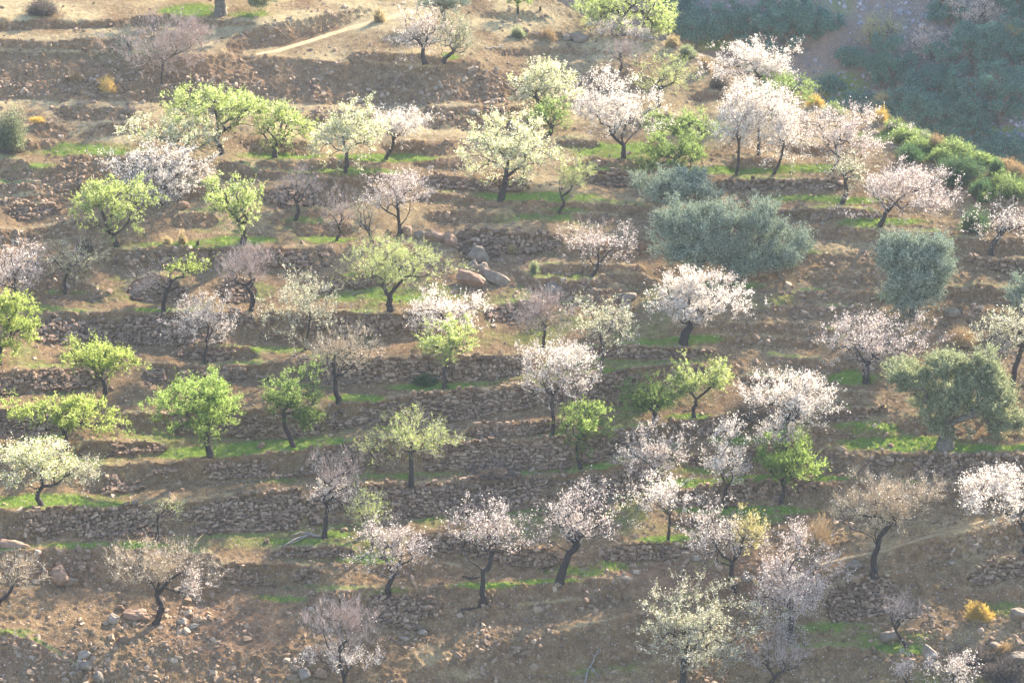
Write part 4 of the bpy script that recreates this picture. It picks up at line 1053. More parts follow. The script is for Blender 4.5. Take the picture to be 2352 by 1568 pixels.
T('palegreen', "wide green tree with a short stump like trunk, centre left", (897,712), (905,612,260,130), limbs=[(875,655),(935,640),(1000,620)], hf=1.1, tr=.2, dens=1.35, group=GA)
T('pink', "small flat topped pink almond on bare slope left of the big olive", (1360,635), (1377,562,165,75), fork=(1373,610), limbs=[(1335,585),(1372,560),(1405,578),(1440,565)], tr=.11, dens=.8, group=GA)
T('olive', "grey olive on the upper terrace behind the largest olive", (1560,486), (1560,435,180,95), dens=1.1)
T('olive', "largest grey green olive in the centre right", (1690,640), (1650,575,210,125), tr=.3, dens=1.0, voids=5, extra=[(1565,520,150,120),(1645,510,140,85),(1735,520,140,115),(1785,592,140,115),(1575,585,110,85),(1710,610,130,70)], up=.9)
T('olive', "round blue green olive standing alone on the right slope", (2100,720), (2098,640,190,130), tr=.25, dens=1.2, voids=4, extra=[(2060,590,110,90),(2130,585,120,90),(2090,685,110,70)], up=.8)
T('olive', "small olive cut by the right edge", (2350,725), (2350,680,100,75), dens=.9)
T('white', "large white almond with a thick leaning black trunk in the centre", (1570,790), (1585,685,205,135), lean=.55, hf=1.4, tr=.25, limbs=[(1530,690),(1580,650),(1640,680)], dens=1.5, group=GA, voids=3)
T('pink', "round pink white almond with a slim trunk right of centre", (1988,878), (1995,785,190,115), lean=.05, limbs=[(1960,790),(1990,770),(2030,780)], hf=1.3, dens=1.3, group=GA)
T('palewhite', "white and green almond with a bent trunk at the right edge", (2325,895), (2318,765,150,95), fork=(2345,800), limbs=[(2290,770),(2330,740),(2365,760)], tr=.16, dens=1.1, group=GA)
T('olivewarm', "large yellowish olive with hanging branches above a long stone wall", (2172,1022), (2190,905,170,120), tr=.42, dens=1.0, voids=5, hf=1.1, extra=[(2085,875,125,95),(2165,850,120,80),(2255,865,130,95),(2170,955,115,110),(2270,930,130,110),(2305,975,110,90)], up=.5)
# --- left and centre lower
T('pink', "shaded pinkish almond cut by the left edge", (28,702), (38,622,140,140), dens=.9, group=GA)
T('grey', "dull green almond with a few white flowers, left on the shaded terrace", (150,672), (165,602,130,95), lean=.15, dens=.8, group=GA, tr=.11)
T('bare', "half bare tree whose right side carries a bright lime tuft", (378,715), (345,650,100,80), dens=.4, fork=(388,660), limbs=[(345,625),(400,642),(360,650)], up=.6, tr=.13, extra=[(428,613,100,58,'lime')])
T('bare', "bare tree with many upright shoots and a cut dark trunk, left centre", (576,712), (565,612,150,90), fork=(568,655), limbs=[(520,648),(560,635),(585,630)], up=1.5, tr=.15, dens=1.2)
T('lime', "bright lime tree cut by the left edge", (0,836), (22,748,145,160), dens=1.3, tr=.16, group=GA)
T('lime', "lime almond with a dark trunk, upper of the two at the far left", (240,917), (236,828,190,110), lean=0, limbs=[(190,840),(235,810),(290,850)], tr=.16, hf=1.3, group=GA)
T('sparse', "pink flecked small almond in front of the wide terrace wall", (471,832), (470,738,145,95), lean=.2, limbs=[(435,745),(475,730),(505,735)], dens=1.3, hf=1.6, tr=.1, group=GA)
T('palewhite', "shrubby white flecked almond left of centre, stems splayed low", (700,802), (706,702,165,135), hf=.6, dens=.9, tr=.1, up=.8, limbs=[(660,720),(705,690),(760,720)], group=GA)
T('tan', "bare almond with a crooked black trunk and a long right limb", (778,925), (785,808,180,95), fork=(772,862), limbs=[(745,820),(775,810),(835,815)], tr=.17, dens=.8, group=GA)
T('white', "pink white almond cloud just behind a yellow green tree, centre", (1035,790), (1025,718,200,95), dens=1.0, group=GA, voids=3)
T('yg', "yellow green almond with a dead left limb, centre", (1022,893), (1025,790,145,85), fork=(1020,852), limbs=[(975,832),(1022,800),(1050,790)], tr=.14, dens=1.0, group=GA)
T('bare', "grey bare tree with pink buds beside rocks, centre", (1247,800), (1242,720,130,110), up=.9, dens=1.0, tr=.1)
T('palewhite', "thin greenish almond with scattered white buds right of the grey bare tree", (1376,855), (1388,735,150,120), dens=.75, lean=.1, tr=.09, group=GA)
T('sparse', "white flecked almond with bare lower twigs, centre right", (1270,1005), (1272,862,165,130), dens=1.0, tr=.11, lean=-.1, extra=[(1290,822,140,55,'white')], group=GA)
T('lime', "lime almond with a double trunk, lower of the two at the far left", (153,1028), (157,950,215,95), lean=-.05, limbs=[(105,960),(150,930),(215,950)], hf=1.0, tr=.15, group=GA)
T('bright', "biggest bright green tree with a straight black trunk, lower left", (483,1048), (475,928,225,180), lean=-.15, hf=1.5, tr=.19, dens=1.35, up=.6, voids=2, group=GA)
T('green', "green almond with a slender curved trunk right of the biggest green one", (676,1025), (672,910,145,105), fork=(655,945), limbs=[(640,915),(665,900),(700,910)], tr=.13, group=GA, dens=.9, extra=[(705,960,70,60)])
T('cream', "cream green almond with a low fork at the lower left edge", (98,1163), (85,1068,190,105), fork=(102,1118), limbs=[(50,1060),(100,1070),(165,1090)], tr=.14, group=GA, dens=1.0, extra=[(190,1090,90,70,'palewhite')])
T('palegreen', "twiggy olive green almond in the lower middle", (945,1108), (955,1008,215,110), lean=-.05, hf=2.2, tr=.15, limbs=[(890,1010),(950,990),(1020,1010)], dens=.85, group=GA, up=.6)
T('bright', "slim small green almond on a bent black trunk by a mossy wall", (1335,1075), (1345,985,100,100), lean=-.2, hf=2.0, tr=.11, dens=.9, group=GA)
T('green', "grey green bushy almond in front of a high wall", (1503,968), (1490,910,150,95), dens=.95, group=GA)
T('yg', "green almond with a crown split in two lobes", (1596,957), (1575,880,85,85), fork=(1598,930), limbs=[(1580,890),(1640,880)], tr=.12, group=GA, extra=[(1645,872,85,75)])
T('white', "tall white almond cloud reaching down to a green tree, right of centre", (1800,1040), (1818,925,180,120), dens=1.35, group=GA, extra=[(1795,990,130,55)], voids=3)
T('bright', "fresh green almond below the tall white cloud", (1792,1158), (1803,1062,150,105), fork=(1797,1115), limbs=[(1765,1080),(1800,1060),(1830,1080)], tr=.12, dens=1.1, group=GA)
T('white', "white almond with hanging sprays on a thin trunk", (1667,1162), (1650,1065,95,75), lean=.1, tr=.09, dens=.8, hf=1.4, group=GA, extra=[(1668,1000,55,60),(1690,1080,40,70)])
T('sparse', "pink flecked tree with bare upright twigs above a white one", (1507,1125), (1500,1040,150,120), dens=.9, up=1.0, tr=.13, group=GA, extra=[(1500,1070,130,60,'pink')])
T('white', "small white almond on a slender straight stem, lower right of centre", (1535,1237), (1515,1142,140,85), tr=.08, lean=.05, hf=1.6, dens=.8, group=GA)
T('bare', "bare tall shoots with white blossom on a black leaning trunk by dead branches", (745,1235), (775,1095,90,90), fork=(752,1175), limbs=[(740,1140),(770,1120)], up=1.4, tr=.14, dens=.6, group=GA, extra=[(775,1140,120,80,'sparse')])
T('palegreen', "yellowish thin tree right of the white flowered shoots", (852,1262), (852,1175,95,100), dens=.8, tr=.08, group=GA)
T('pink', "pink almond leaning over bright grass, lower middle", (890,1368), (900,1250,180,120), fork=(905,1315), limbs=[(885,1270),(925,1265)], tr=.15, dens=.85, group=GA)
T('pink', "wide forked pink almond with a drooping root branch", (1110,1385), (1132,1225,185,105), fork=(1108,1310), limbs=[(1065,1258),(1140,1262)], tr=.16, dens=.9, up=.7, group=GA)
T('pink', "pink grey almond on a thick leaning trunk, lower centre", (1285,1335), (1325,1200,165,140), fork=(1308,1270), limbs=[(1272,1245),(1330,1235),(1370,1210)], tr=.22, dens=.9, up=.7, group=GA)
T('tan', "tan bare tree with a rim of white buds in the lower left", (355,1430), (368,1305,215,100), fork=(362,1365), limbs=[(325,1320),(370,1330),(430,1320)], tr=.17, dens=1.0, group=GA, extra=[(440,1345,70,80,'sparse')])
T('tan', "small tan tree at the lower left edge", (-10,1385), (45,1318,110,75), fork=(30,1345), dens=.7, tr=.1, group=GA)
T('grey', "thin sapling with a yellowish tuft in front of the long lower wall", (360,1242), (362,1180,75,70), dens=.35, tr=.08, group=GA, extra=[(405,1172,55,40,'palegreen')])
T('sparse', "almond with white buds on the left and yellow leaves on the right", (1690,1350), (1640,1235,140,110), fork=(1682,1290), limbs=[(1640,1250),(1685,1240),(1720,1240)], tr=.15, dens=1.1, group=GA, extra=[(1718,1222,85,90,'yellow')])
T('pink', "largest pink white almond in the lower right, drooping to the ground", (1813,1470), (1812,1345,195,170), dens=1.25, tr=.16, group=GA, extra=[(1825,1240,50,70),(1800,1440,80,80)], voids=3)
T('tan', "large bare tan tree with a Y shaped black trunk, lower right", (2008,1322), (2020,1170,250,130), fork=(2013,1262), limbs=[(1945,1205),(2000,1215),(2075,1180)], tr=.17, dens=1.3, up=.7, group=GA)
T('white', "white almond beside the dirt path at the right edge", (2356,1270), (2290,1140,190,115), fork=(2338,1195), limbs=[(2265,1150),(2310,1130),(2360,1140)], tr=.18, dens=1.15, group=GA)
T('palewhite', "cream budded almond with a double black trunk at the bottom right of centre", (1572,1585), (1585,1440,230,150), fork=(1575,1510), limbs=[(1545,1460),(1590,1465),(1640,1500)], tr=.19, dens=1.5, group=GA, extra=[(1620,1500,160,80)])
T('bare', "bare shoots with low white buds at the bottom edge, left of centre", (795,1600), (790,1440,160,110), up=1.3, dens=1.0, tr=.12, group=GA, hf=1.2, extra=[(790,1515,180,70,'sparse')])
T('bare', "small grey bare tree in front of a big stone wall, lower right", (2085,1485), (2065,1410,100,70), fork=(2055,1445), up=.7, dens=.5, tr=.1)
T('bare', "bare forked tree at the bottom edge with a loop shaped limb", (1782,1578), (1790,1510,170,80), fork=(1780,1558), limbs=[(1745,1520),(1830,1530)], dens=.5, up=.6, tr=.1)
T('sparse', "low bare and white budded scrub tree at the lower right corner", (2180,1620), (2190,1540,150,80), dens=.9, tr=.09)
T('pink', "small white budded almond at the bottom edge of the lower right", (2075,1610), (2075,1545,50,70), dens=.9, tr=.06, group=GA)
# --- beyond the ridge
GV_ = 'trees in the shaded valley'
def TV(label, base, crown, kind='valley', **kw):
    kw.setdefault('name', 'almond_tree' if kind in ('white', 'sparse', 'pink', 'bare', 'cream') else 'valley_tree')
    crown = (crown[0], crown[1], crown[2] * 1.05, crown[3] * 1.05)
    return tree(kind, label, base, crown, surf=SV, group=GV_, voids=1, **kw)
TV("dark blue green tree left of the pale slope, at the top of the valley", (1595,105), (1590,60,110,90), dens=.9)
TV("broad dark tree behind the highest ridge almond", (1690,112), (1690,58,130,105), dens=1.0)
TV("large dark crowned tree at the top edge of the valley", (1810,110), (1805,50,150,115), dens=1.1)
TV("small white tinged tree on top of the dark crowned tree", (1790,40), (1790,5,80,45), kind='sparse', dens=1.0)
TV("light green tree amid the bare valley slope", (2010,125), (2015,75,100,80), kind='palegreen', dens=1.0)
TV("bushy dark tree under the light green one", (2030,195), (2030,150,115,95), dens=1.0)
TV("pale almond on the bare valley slope", (2143,140), (2130,100,100,60), kind='sparse', dens=1.3)
TV("wide pale almond at the top edge of the valley", (2240,85), (2250,30,140,85), kind='sparse', dens=1.1)
TV("bare dark trunk with few twigs at the valley top", (2150,38), (2165,-20,80,60), kind='bare', dens=.5, tr=.2)
TV("dark rounded tree left of the sunlit tipped one", (2240,175), (2225,115,140,110), dens=1.1)
TV("tree by the right edge of the valley, its sunlit tip coloured in paler leaves", (2350,165), (2345,100,120,105), dens=1.0, extra=[(2330,75,80,40,'palegreen')])  # paler lobe stands in for sunlight on the crown top
TV("dark tree in the top right corner", (2350,60), (2340,10,110,90), dens=1.0)
TV("large dark olive just above the ridge shrubs", (2115,305), (2110,250,190,100), dens=1.25, extra=[(2030,240,50,40,'palegreen')])
TV("large dark tree at the right edge above the gully", (2300,285), (2295,220,200,125), dens=1.3)
TV("small dark bush tree low on the valley slope", (1910,220), (1908,195,60,45), dens=.6)
TV("spreading dark scrub tree in the gully at the right edge", (2300,400), (2310,350,170,80), dens=1.0)
TV("dim thicket tree in the gully bottom behind the ridge", (2200,345), (2200,310,110,55), dens=.7)

for k_, (lab_, u_, v_, w_, h_) in enumerate([
    ("blue green scrub tree between the dark group and the bare slope", 1880, 60, 90, 60), ("low scrub tree at the foot of the bare valley slope", 1960, 250, 90, 50),
    ("small scrub tree in the middle of the bare valley slope", 1945, 130, 60, 45), ("dark scrub tree under the pale valley almond", 2140, 190, 110, 60),
    ("scrub tree filling the gap above the gully", 2230, 270, 90, 50), ("scrub tree at the upper left of the valley beside the yellow green skyline tree", 1560, 20, 80, 60),
    ("scrub tree between the wide pale almond and the corner", 2180, 30, 80, 50), ("scrub tree low in the gully left of the spreading one", 2130, 325, 90, 40),
    ("faint scrub tree below the broad dark valley tree", 1750, 130, 110, 40)]):
    TV(lab_, (u_, v_ + h_ / 2), (u_, v_, w_, h_), dens=1.0)
# ------------------------------------------------------------------ shrubs
SN_ = [0]
def shrub(label, base, w, h, mat, n=900, kind='blade', surf=None, name='shrub', cat='shrub', group=None, mat2=None, tall=1.0, lw=.03):
    SN_[0] += 1
    rng = np.random.default_rng(9000 + SN_[0])
    B = (surf or S)(base[0], base[1]).astype(float); mpp = np.linalg.norm(B - CAM) / FPX
    a, c = w / 2 * mpp, h * mpp * 1.05
    root = bpy.data.objects.new(name, None); COL.objects.link(root); root.location = B
    tag(root, label, cat, group)
    st = rng.normal(size=(n, 3)) * np.array([a * .22, a * .2, .02]); st[:, 2] = -.03
    dirs = rng.normal(size=(n, 3)); dirs[:, 2] = np.abs(dirs[:, 2]) + .12; dirs = unit(dirs)
    ph = rng.uniform(0, 6.28, 5); kv = rng.normal(size=(5, 3)) * 2.5
    lump = 1 + .10 * np.cos(dirs @ kv.T + ph).sum(1)
    ed = dirs * np.array([a, a * .85, c]) * (rng.uniform(.62, 1.02, n) * lump)[:, None]
    m_ = (st + ed) / 2 + rng.normal(size=(n, 3)) * .05
    w0 = .007
    V1, F1 = prisms(st, m_, np.full(n, w0), np.full(n, w0 * .8), 3); V2, F2 = prisms(m_, ed, np.full(n, w0 * .8), np.full(n, w0 * .4), 3)
    mesh_obj('stems', np.concatenate([V1, V2]), [np.concatenate([F1, F2 + len(V1)])], M['twigtan' if mat in ('broom', 'drybush') else 'twigdark'], root)
    k = 6 if kind == 'blade' else 9
    i = np.repeat(np.arange(n), k); t_ = rng.uniform(.35, 1.05, len(i))[:, None]
    q = np.where(t_ < .5, st[i] + (m_ - st)[i] * t_ * 2, m_[i] + (ed - m_)[i] * (t_ - .5) * 2)
    ax = unit(ed - st)[i] + rng.normal(size=q.shape) * (.22 if kind == 'blade' else .7)
    L = rng.uniform(.08, .2, len(i)) if kind == 'blade' else rng.uniform(.05, .12, len(i))
    W_ = lw * rng.uniform(.5, 1.2, len(i)) if kind == 'blade' else L * .5
    V_, F_ = leaf_quads(q + rng.normal(size=q.shape) * .03, ax, L, W_, rng)
    mesh_obj('foliage', V_, [F_], M[mat], root)
    return root

shrub("yellow broom bush glowing in the lower right corner", (2252,1424), 72, 46, 'broom', 1100)
shrub("smaller orange dry bush right of the yellow broom", (2305,1500), 45, 20, 'drybush', 400)
shrub("round green broom in the dry grass at the top", (1190,85), 42, 28, 'pale', 600)
shrub("thin brown bush right of the round green broom", (1258,95), 40, 32, 'drybush', 500)
shrub("straw coloured tussock above the upper path", (872,50), 34, 30, 'drygrass', 500)
shrub("dark grey low bush in the top left corner", (95,34), 90, 34, 'greybush', 1100, 'leaf')
shrub("dark upright weed left of the big olive trunk", (355,68), 18, 26, 'greybush', 200, 'leaf')
shrub("pale grey green rounded bush at the left edge", (18,345), 100, 100, 'pale', 1800, 'leaf')
shrub("rusty orange tuft on the upper left slope", (248,212), 44, 42, 'broom', 260)
shrub("second rusty tuft left of the larger one", (175,188), 34, 26, 'drybush', 240)
shrub("flat orange tuft beside the left edge bush", (88,285), 36, 14, 'broom', 220)
shrub("dry straw tuft at the foot of the neat stone wall", (1178,585), 24, 22, 'drygrass', 220)
shrub("yellowish tuft against the neat stone wall", (1228,625), 26, 30, 'palet' if False else 'pale', 260)
shrub("golden tuft on the grassy lip under the V trunk tree", (420,560), 26, 26, 'drygrass', 220)
shrub("pale straw tuft left of the golden one on the same lip", (385,562), 22, 18, 'drygrass', 180)
shrub("grey thicket of dead brush on the lower terrace right of the standing stone", (1130,1093), 130, 32, 'greybush', 1000)
shrub("dull purple scrub behind the pale cream almond, right of centre", (1730,960), 150, 60, 'greybush', 1300)
shrub("brown shrub with a dark shadow on the ridge below the skyline tree", (1618,165), 46, 38, 'drybush', 600, 'leaf')
shrub("grey brown bush left of the soft green ridge tree", (1650,200), 60, 34, 'greybush', 600)
shrub("round grey green bush on the ridge line", (1578,132), 54, 32, 'pale', 900, 'leaf')
shrub("orange tuft on the ridge right of the soft green tree", (1872,246), 48, 32, 'broom', 500)
shrub("orange brown tuft farther down the ridge", (2020,282), 44, 32, 'broom', 480)
shrub("green bushes on the ridge behind the wide pink almond", (2085,325), 95, 36, 'green', 1000, 'leaf')
shrub("bright green bush below the orange brown ridge tuft", (2110,350), 85, 38, 'lime' if False else 'green', 900, 'leaf')
shrub("tan bush amid the green ridge bushes", (2148,345), 44, 36, 'drybush', 500)
shrub("long dark green bush hugging the ridge", (2205,405), 120, 50, 'darkgreen', 1500, 'leaf')
shrub("light green bush over the long dark one", (2190,352), 100, 32, 'green', 900, 'leaf')
shrub("small dark green bush near the right end of the ridge", (2290,405), 50, 38, 'darkgreen', 700, 'leaf')
shrub("straw coloured bush on the last bit of ridge", (2335,405), 60, 30, 'drybush', 600)
shrub("dark bush pair below the ridge at the right edge", (2255,448), 70, 48, 'darkgreen', 900, 'leaf')
shrub("bright green low bush under the dark bush pair", (2262,462), 40, 22, 'green', 400, 'leaf')
shrub("green brush reaching the right edge", (2330,455), 90, 46, 'green', 1000, 'leaf')
shrub("bluish dark shrub behind the sparse leaning almond", (2235,535), 80, 50, 'darkgreen', 900, 'leaf')
shrub("grey dry scrub in the bottom right corner", (2310,1560), 130, 60, 'greybush', 1200)
shrub("grey scrub left of the corner scrub", (2240,1520), 80, 36, 'greybush', 700)
shrub("rusty bush on the slope beside the right edge white and green almond", (2215,790), 90, 40, 'drybush', 700)
shrub("dark purple grey bush behind the V trunk yellow green tree", (195,582), 50, 50, 'greybush', 450, 'leaf')
shrub("ivy clump at the foot of the wall behind the crooked bare almond", (975,880), 80, 22, 'darkgreen', 600, 'leaf')
shrub("row of dry stalks along the wall below the slim green tree", (1350,1175), 150, 40, 'greybush', 500)
shrub("dry reddish weeds on the wall left of the big tan bare tree", (1880,1255), 90, 60, 'drybush', 500)

for lab_, u_, v_, w_, h_, m_, n_ in [
    ("olive green bush on the ridge right of the orange tuft", 1915, 262, 60, 26, 'green', 600), ("low green bush on the ridge crest right of the wide pink almond", 2055, 300, 60, 26, 'green', 600),
    ("mid green bush on the falling ridge under the tan bush", 2160, 368, 80, 34, 'green', 800), ("greyish green bush on the falling ridge", 2120, 322, 60, 24, 'pale', 600),
    ("dark green bush below the bright ridge bushes", 2090, 372, 80, 34, 'darkgreen', 800), ("dark bush right of the broad pink white almond", 2190, 425, 70, 36, 'darkgreen', 700),
    ("light green bush near the end of the ridge", 2255, 375, 80, 30, 'green', 800), ("brownish green bush at the ridge end by the right edge", 2310, 385, 60, 26, 'drybush', 500),
    ("low green bush under the small dark ridge bush", 2300, 432, 70, 34, 'green', 700), ("dry reed clump on the ridge right of the skyline tree", 1545, 108, 40, 26, 'drygrass', 400)]:
    shrub(lab_, (u_, v_), w_, h_, m_, n_, 'leaf')

# ------------------------------------------------------------------ boulders
import bmesh
bm = bmesh.new(); bmesh.ops.create_icosphere(bm, subdivisions=4, radius=1.0)
ICO = np.array([v.co[:] for v in bm.verts]); ICOF = np.array([[v.index for v in f.verts] for f in bm.faces]); bm.free()
BN = [0]
def boulder(label, at, w, h, mat='rock', rot=0.0, depth=.8, group=None, ang=.0, sinkf=.42, lift=0.0):
    BN[0] += 1; rng = np.random.default_rng(300 + BN[0])
    B = S(at[0], at[1]).astype(float); mpp = np.linalg.norm(B - CAM) / FPX
    a, c = w / 2 * mpp, h / 2 * mpp; b = min(a, c) * depth + .15 * max(a, c)
    p = ICO.copy()
    for _ in range(11):                                     # planar facets
        n_ = unit(rng.normal(size=3)); dd = rng.uniform(.55, .9)
        s = p @ n_; over = np.maximum(s - dd, 0); p = p - n_ * (over * .92)[:, None]
    p = p * (1 + .14 * vnoise(p, .7, 500 + BN[0]) + .09 * vnoise(p, .25, 600 + BN[0]))[:, None]
    p = p / np.abs(p).max(0)
    p = p * np.array([a, b, c])
    ca, sa = math.cos(rot), math.sin(rot)
    p = np.stack([p[:, 0] * ca - p[:, 2] * sa, p[:, 1], p[:, 0] * sa + p[:, 2] * ca], 1)
    o = mesh_obj('boulder', p, [ICOF], M[mat], smooth=False)
    zmin = p[:, 2].min()
    o.location = B + np.array([0, -.1 * b, -zmin * (1 - sinkf) + lift])
    tag(o, label, 'rock', group)
    return o
R_ = boulder
R_("big rounded grey boulder at the top of the rock outcrop in the centre", (1098,598), 62, 46, rot=-.3)
R_("pale egg shaped boulder below the big rounded one", (1084,628), 32, 42, 'rock')
R_("pale tall boulder right of the egg shaped one", (1110,640), 34, 50, 'rock', rot=.3)
R_("long sloping boulder pointing down right at the outcrop", (1140,650), 74, 32, rot=-.5)
R_("brown rock buried at the foot of the outcrop", (1088,655), 84, 40, 'redrock', rot=-.3)
R_("brown rounded rock at the head of the neat stone wall", (1035,562), 36, 40, 'redrock')
R_("reddish hump of rock under the white pink forked almond", (1000,552), 60, 32, 'redrock', rot=-.2)
R_("grey boulder at the trunk of the forked almond", (938,540), 30, 28, 'redrock')
R_("flat dark rock between forked almond and the reddish hump", (965,545), 34, 20)
R_("square grey boulder balanced on dark blocks right of centre", (1440,688), 44, 30)
R_("dark block under the square grey boulder", (1436,718), 30, 34)
R_("second dark block left of the one under the square boulder", (1402,724), 32, 30)
R_("grey rock mound above the grey bare tree", (1268,672), 46, 34)
R_("standing stone on the lip of a lower terrace", (1022,1114), 22, 18, rot=.5)
R_("squared pale slab set in the bank under the pink blossom cloud", (420,478), 28, 22, 'redrock')
R_("tall red brown boulder in the lower left bank", (138,1338), 46, 56, 'redrock', rot=.15)
R_("small upright red rock right of the tall red boulder", (213,1310), 16, 22, 'redrock')
R_("dark rock below the tall red boulder", (158,1345), 46, 26, rot=.3)
R_("fallen slab leaning at the left end of the long lower wall", (15,1252), 110, 22, 'redrock', rot=-.15)
R_("pale angular rock left of the hollow under the tan tree", (262,1430), 32, 26, 'palerock', rot=.3)
R_("brown rock roofing the hollow beside the tan tree trunk", (315,1420), 70, 30, 'redrock', rot=-.2)
R_("orange rock behind the trunk of the tan tree", (368,1385), 26, 24, 'redrock')
R_("pale rock right of the tan tree trunk", (420,1432), 26, 20, 'palerock')
R_("flat grey rock among the rubble right of the tan tree", (445,1440), 32, 16, 'palerock', rot=.2)
R_("wedge of pale rock on the lower left slope", (190,1510), 36, 20, 'palerock', rot=.3)
R_("round split rock in the lower left rubble", (196,1540), 30, 28)
R_("dark round rock beside the split one", (180,1538), 22, 26)
R_("block low in the lower left rubble", (225,1568), 26, 34)
R_("leaning pale boulder right of the red bank in the lower left", (330,1412), 20, 18, 'palerock')
R_("grey slab split by a crack at the bottom edge", (700,1552), 32, 30, 'palerock', rot=-.5)
R_("brown rock right of the cracked slab", (735,1550), 36, 24, 'redrock')
R_("flat pointed stone on the bank below the pink almonds", (972,1455), 26, 16, 'palerock')
R_("long flat stone by the path right of the bare shoots", (930,1465), 28, 12, 'palerock', rot=-.2)
R_("pale upright rock near the bottom right", (2135,1512), 32, 50, 'palerock', rot=.2)
R_("brown overhanging boulder behind the small grey bare tree", (2045,1470), 56, 34)
R_("flat boulder on the path beside the yellow leaved almond", (1715,1335), 40, 22)
R_("small yellow lit stone by the trunk of the yellow leaved almond", (1665,1340), 12, 8, 'palerock')
R_("small grey boulder on the terrace above the lower right wall", (2035,1250) if False else (2240,1260), 26, 16)
R_("pale stone on the slope left of the lower right wall", (2185,1292), 20, 12, 'palerock')
R_("dark mossy mound left of the tan tree with the Y trunk", (1960,1305), 40, 26)
R_("pale outcrop at the right edge near the broom", (2340,1418), 44, 30, 'rock')
R_("grey ledge under the broom at the right edge", (2290,1490), 50, 18, 'rock', rot=-.3)
R_("jagged grey rock in the bottom right corner", (2340,1520), 60, 40)
R_("dark boulder in the dry grass below the skyline tree", (1328,96), 44, 26)
R_("dark flat rock left of the boulder below the skyline tree", (1302,92), 26, 18)
R_("upright pale stone by the leaning grey almond at the upper path", (1093,165), 12, 18, 'palerock')
R_("second upright pale stone right of the first", (1140,163), 10, 14, 'palerock')
R_("pale pointed slab standing on the stony slope", (1012,202), 8, 26, 'palerock', rot=.45)
R_("small round stone under the pale pointed slab", (1000,208), 14, 14, 'palerock')
R_("pale flat boulder at the end of the stony slope", (1088,260), 34, 14, 'palerock')
R_("round pale boulder above the yellow green trees", (690,262), 16, 14, 'palerock')
R_("flat pale boulder left of the round one on the same slope", (663,255), 28, 16, 'palerock')
R_("brown clod of rock on the grass beneath the straight trunked cream almond", (766,368), 20, 10, 'redrock')
R_("triangular pale rock at the foot of the finely stacked wall", (1420,925) if False else (1412,992), 18, 12, 'palerock')
R_("grey boulder under the round blue green olive", (2190,724), 44, 22)
R_("reddish rock on the slope left of the round olive", (1880,712) if False else (1890,715), 22, 10, 'redrock')
R_("boulder low on the wall under the curved trunk green almond", (655,1003) if False else (600,1098) if False else (662,1002), 46, 16, 'redrock')
R_("stone block by the loose rubble in the lower middle", (1602,1415) if False else (1600,1285), 20, 16, 'palerock')

# ------------------------------------------------------------------ dead wood and stumps
def wood(name, label, cat, lines, mat='deadwood'):
    rng = np.random.default_rng(len(label))
    B = S(*lines[0][0][:2]).astype(float)
    P0_, P1_, R0_, R1_ = [], [], [], []
    for ln in lines:
        pts = []
        for (u, v, h, r) in ln: pts.append((S(u, v) + np.array([0, 0, h]) - B, r))
        for (a, ra), (b, rb) in zip(pts[:-1], pts[1:]):
            k1 = (a * 2 + b) / 3 + rng.normal(size=3) * .03; k2 = (a + 2 * b) / 3 + rng.normal(size=3) * .03
            for x, y, r0, r1 in ((a, k1, ra, ra * .67 + rb * .33), (k1, k2, ra * .67 + rb * .33, ra * .33 + rb * .67), (k2, b, ra * .33 + rb * .67, rb)):
                P0_.append(x); P1_.append(y); R0_.append(r0); R1_.append(r1)
    V_, F_ = prisms(np.array(P0_), np.array(P1_), np.array(R0_), np.array(R1_), 6)
    o = mesh_obj(name, V_, [F_], M[mat], smooth=True); o.location = B
    tag(o, label, cat)
for_ = lambda *a: [tuple(x) if len(x) == 4 else tuple(x) for x in a]
wood('fallen_branch', "grey fallen branches lying left of the black leaning trunk", 'dead branch',
     [[(738,1234,.1,.09),(712,1232,.15,.09),(680,1240,.12,.07),(652,1255,.08,.03)],[(715,1230,.2,.07),(690,1230,.22,.05),(668,1236,.15,.02)],
      [(700,1236,.1,.05),(672,1248,.1,.03),(650,1250,.05,.015)],[(738,1230,.2,.06),(758,1222,.25,.04),(768,1220,.2,.02)],[(680,1240,.14,.04),(664,1245,.12,.02)]])
wood('fallen_branch', "forked grey driftwood like branch at the bottom edge right of centre", 'dead branch',
     [[(1340,1575,.1,.06),(1352,1545,.2,.06),(1366,1520,.35,.04),(1380,1500,.4,.02)],[(1356,1540,.2,.05),(1375,1560,.1,.03)],[(1352,1548,.15,.05),(1318,1562,.08,.02)],[(1366,1520,.35,.03),(1355,1508,.4,.015)]])
wood('fallen_branch', "pale log lying in the dry grass right of the leaning grey almond", 'dead branch', [[(1117,112,.08,.07),(1140,110,.1,.06),(1158,107,.08,.04)],[(1117,112,.08,.05),(1113,108,.2,.03)]])
wood('drooping_branch', "thick dark branch drooping over the bank under the forked pink almond", 'dead branch', [[(1108,1376,.1,.10),(1100,1392,.05,.09),(1080,1400,.1,.07),(1058,1402,.12,.04)],[(1058,1402,.12,.05),(1066,1416,.05,.04)]], 'bark')
wood('tree_stump', "short dark stump on the grassy lip left of the stubby trunk tree", 'stump', [[(454,562,-.1,.14),(454,562,.3,.11)],[(454,562,.2,.05),(457,560,.42,.03)]], 'bark')
wood('tree_stump', "small dark stump in golden grass at the top edge", 'stump', [[(1240,26,-.1,.12),(1240,26,.32,.11)],[(1240,26,.2,.04),(1242,26,.4,.02)]], 'bark')
wood('fallen_branch', "dark broken log on the terrace right of the bright grass, lower middle", 'dead branch', [[(1062,1325,.08,.06),(1085,1330,.1,.07),(1108,1328,.08,.03)],[(1085,1330,.1,.04),(1092,1322,.2,.02)]], 'bark')

